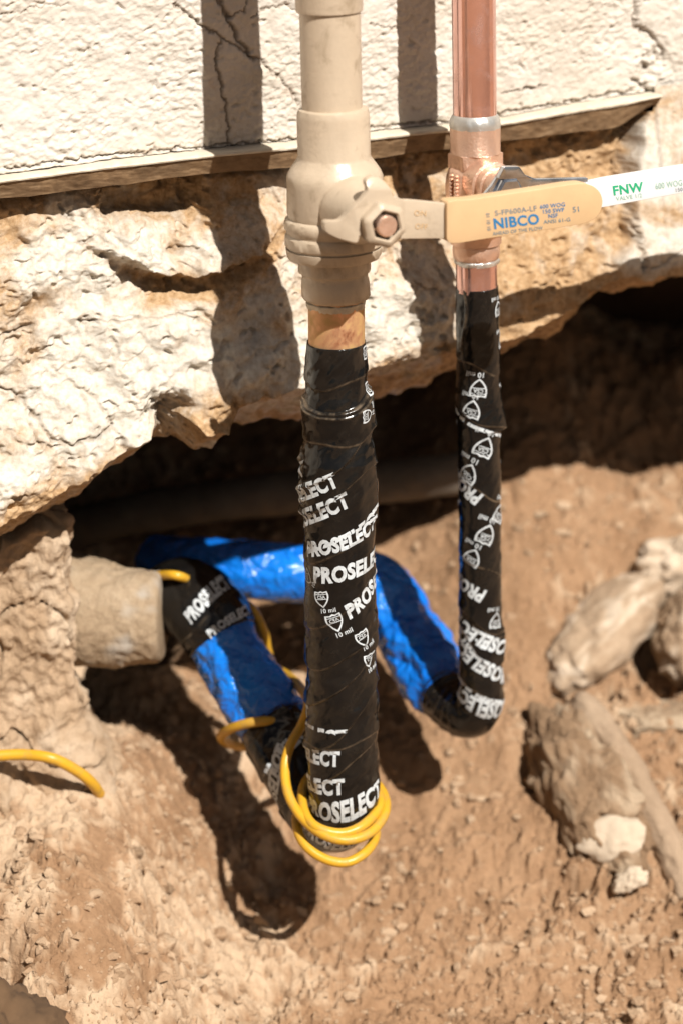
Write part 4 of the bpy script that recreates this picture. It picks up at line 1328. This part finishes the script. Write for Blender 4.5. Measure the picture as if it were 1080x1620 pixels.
# big clod at the lower right with a pale patch
a0, a1 = ground_hit(878, 1165), ground_hit(985, 1388)
cc = (a0 + a1) / 2 + np.array([0, 0, 0.004])
ax = axes_from(a1 - a0)
Lc = np.linalg.norm(a1 - a0) / 2
clod = lump('earth_clod', cc, ax, (Lc * 1.16, 0.0265, 0.027), M['clod'], 3.0, 0.20, 0.8, pale=0.25, flat=0.82, nu=150, nv=100, fine=0.06)
tag(clod, 'long brown earth clod with a white plaster patch, lying at the lower right', 'clod')
CLODP = LAST[0]
pc = surf_at(CLODP, 962, 1322)
lump('plaster_patch', pc + np.array([0, 0.003, -0.002]), [unit((1, -0.1, 0.25)), unit((0, 0.6, 0.8)), unit((0, -0.8, 0.6))], (0.020, 0.0135, 0.007), M['white_plaster'], 8.0, 0.22, 1.1, parent=clod, fine=0.02)
lump('plaster_chip', surf_at(CLODP, 990, 1390), [unit((1, 0, 0.3)), unit((0, 0.6, 0.8)), unit((0, -0.8, 0.6))], (0.011, 0.007, 0.006), M['white_plaster'], 18.0, 0.3, 1.0, parent=clod, fine=0.03)

# dusty root beside it
rp = [ground_hit(x, y) + np.array([0, -0.004, h + 0.002]) for x, y, h in ((908, 1122, 0.008), (932, 1165, 0.014), (970, 1226, 0.018), (1012, 1292, 0.016), (1052, 1352, 0.008), (1088, 1410, -0.004))]
Cr, sr = smooth_path(rp, 160)
Tr = Tube(Cr, sr, lambda s_, th: (0.0092 + 0.0016 * fbm(np.stack([np.sin(th) * 0.02, np.cos(th) * 0.02, s_ + th * 0], -1), 0.02, 3, 0.6, 2.0)) * (1 - 0.75 * np.exp(-s_ / 0.003)), front=(0, -0.5, 0.8))
rt = Tr.mesh('dead_root', 0, sr[-1], 160, 48, M['root'], None, attr={'pale': lambda S, TH: S * 0 + 0.3}, loc=Cr[0])
tag(rt, 'thick dusty root lying along the upper side of the big clod', 'root')

# pale broken rock at the right edge
g0, g1 = ground_hit(895, 1050), ground_hit(1010, 935)
rk_ = lump('pale_rock', (g0 + g1) / 2 + np.array([0, 0, -0.002]), axes_from(g1 - g0), (np.linalg.norm(g1 - g0) * 0.68, 0.025, 0.019), M['pale_rock'], 61.0, 0.17, 1.2, pale=0.4, flat=0.85, nu=140, nv=90, fine=0.025)
tag(rk_, 'pale ridge-shaped rock left of the dark hole at the right edge', 'rock')
rk5 = lump('pale_rock', ground_hit(1075, 905) + np.array([0, 0, 0.004]), axes_from((1, 0.25, 0.1)), (0.034, 0.018, 0.018), M['pale_rock'], 71.0, 0.28, 0.8, pale=0.75, flat=0.8, nu=100, nv=60)
tag(rk5, 'whitish rock above the dark hole, cut by the right edge', 'rock')
rk3 = lump('pale_rock', ground_hit(1085, 1015) + np.array([0.004, 0, 0.006]), axes_from((0.3, 0.2, 0.9)), (0.034, 0.022, 0.024), M['pale_rock'], 23.0, 0.22, 0.7, pale=0.3)
tag(rk3, 'pale brown rock cut by the right edge, beside the dark hole', 'rock')
rk4 = lump('earth_clod', ground_hit(1020, 1135) + np.array([0, 0, 0.0]), axes_from((1, 0.1, 0)), (0.030, 0.020, 0.008), M['clod'], 33.0, 0.3, 0.5, pale=0.6, fine=0.12)
tag(rk4, 'crumbly pale clod between the dark hole and the dusty root', 'clod')

# out-of-focus clod in the lower left corner, shade put into its dark colour
fg = lump('earth_clod', at(-38, 1672, -0.165) + np.array([0, 0, 0.0]), axes_from((0.5, 0.6, 0.2)), (0.042, 0.034, 0.034), M['shaded_clod'], 43.0, 0.28, 0.8, pale=0.0, fine=0.1)
tag(fg, 'brown clod, coloured dark as shade, in the lower left corner, out of focus', 'clod')

# small stones one can pick out
LABS = ['dark brown pebble in the pale soil, upper of two left of the pipe shadow', 'dark brown pebble in the pale soil, lower of two left of the pipe shadow', 'largest flat soil lump at lower left, below the two dark pebbles',
        'soil lump touching the left side of the largest lump at lower left', 'soil lump just left of the rounded end of the long pipe shadow', 'small soil lump on the floor right below the slim riser elbow', 'soil lump at lower left, below and right of the largest lump',
        'soil lump at the bottom edge near the middle of the picture', 'small soil lump on bare floor between the wire coil and the big clod', 'soil lump between the two wrapped risers, below the blue sleeve', 'soil lump below the loose yellow wire at the left edge',
        'tiny soil lump beside the buried end of the loose yellow wire', 'tiny soil lump just right of the lower wrap of the large riser']
for k, (x, y, hw, dark) in enumerate([(215, 1352, 13, 1), (268, 1407, 10, 1), (258, 1500, 24, 0), (222, 1504, 16, 0), (350, 1480, 14, 0), (712, 1192, 10, 0), (318, 1540, 16, 0), (505, 1575, 14, 0), (690, 1320, 9, 0), (620, 1098, 12, 0), (40, 1330, 12, 0), (130, 1222, 8, 0), (622, 1195, 8, 0)]):
    p = ground_hit(x, y)
    r_ = hw * pxm(p)
    lab = LABS[k]
    o = lump('pebble' if dark else 'soil_lump', p + np.array([0, 0, r_ * 0.25]), axes_from((math.cos(k * 2.1), math.sin(k * 2.1), 0.1)), (r_, r_ * 0.8, r_ * 0.62), M['clod'] if dark else M['soil'], 50.0 + k, 0.28, 0.8, nu=28, nv=18, pale=0.0 if dark else 0.5)
    tag(o, lab, 'pebble' if dark else 'soil lump', 'dark pebbles in the soil' if dark else 'small soil lumps')

tw = [ground_hit(1030, 1528) + np.array([0, 0, 0.003]), ground_hit(1050, 1510) + np.array([0, 0, 0.006]), ground_hit(1064, 1494) + np.array([0, 0, 0.004])]
wire('dead_twig', tw, 0.0013, M['twig'], 30, label='short dark twig on the soil near the lower right corner', cat='twig')

# loose crumbs
def ico():
    bm = bmesh.new()
    bmesh.ops.create_icosphere(bm, subdivisions=1, radius=1.0)
    bm.verts.index_update()
    V = np.array([v.co[:] for v in bm.verts]); F = np.array([[v.index for v in f.verts] for f in bm.faces])
    bm.free()
    return V, F
IV, IF = ico()
N = 15000
cx = RNG.uniform(-0.21, 0.21, N)
cy = RNG.uniform(-0.14, 0.36, N)
dens = fbm(np.stack([cx, cy, cx * 0], -1), 0.06, 2, 0.5, 4.0)
pr = proj(np.stack([cx, cy, ground_base(cx, cy)], -1))
keep = (RNG.random(N) < np.clip(0.18 + 1.2 * dens + 0.4 * (pr[:, 1] > 1400) + 0.3 * (pr[:, 0] < 420) + 0.35 * (pr[:, 0] > 880), 0.05, 1))
cx, cy = cx[keep], cy[keep]
cz, _ = ground_full(cx, cy)
n = len(cx)
rr = 0.0006 + 0.0034 * RNG.random(n) ** 6
Q = IV[None] * (1 + 0.35 * RNG.normal(size=(n, len(IV), 1)) * 0.6) * rr[:, None, None] * (1 + 0.3 * RNG.normal(size=(n, 1, 3))).clip(0.5, 1.6)
Q[..., 2] *= 0.75
P = Q + np.stack([cx, cy, cz + rr * 0.12], -1)[:, None, :]
F = (IF[None] + (np.arange(n) * len(IV))[:, None, None]).reshape(-1, 3)
cr = obj('loose_crumbs', P, F, M['soil'], smooth=False, attr={'pale': np.repeat(0.3 + RNG.random(n) * 0.5, len(IV))})
tag(cr, 'loose crumbs of dry soil scattered over the trench floor', 'soil crumbs', kind='stuff')
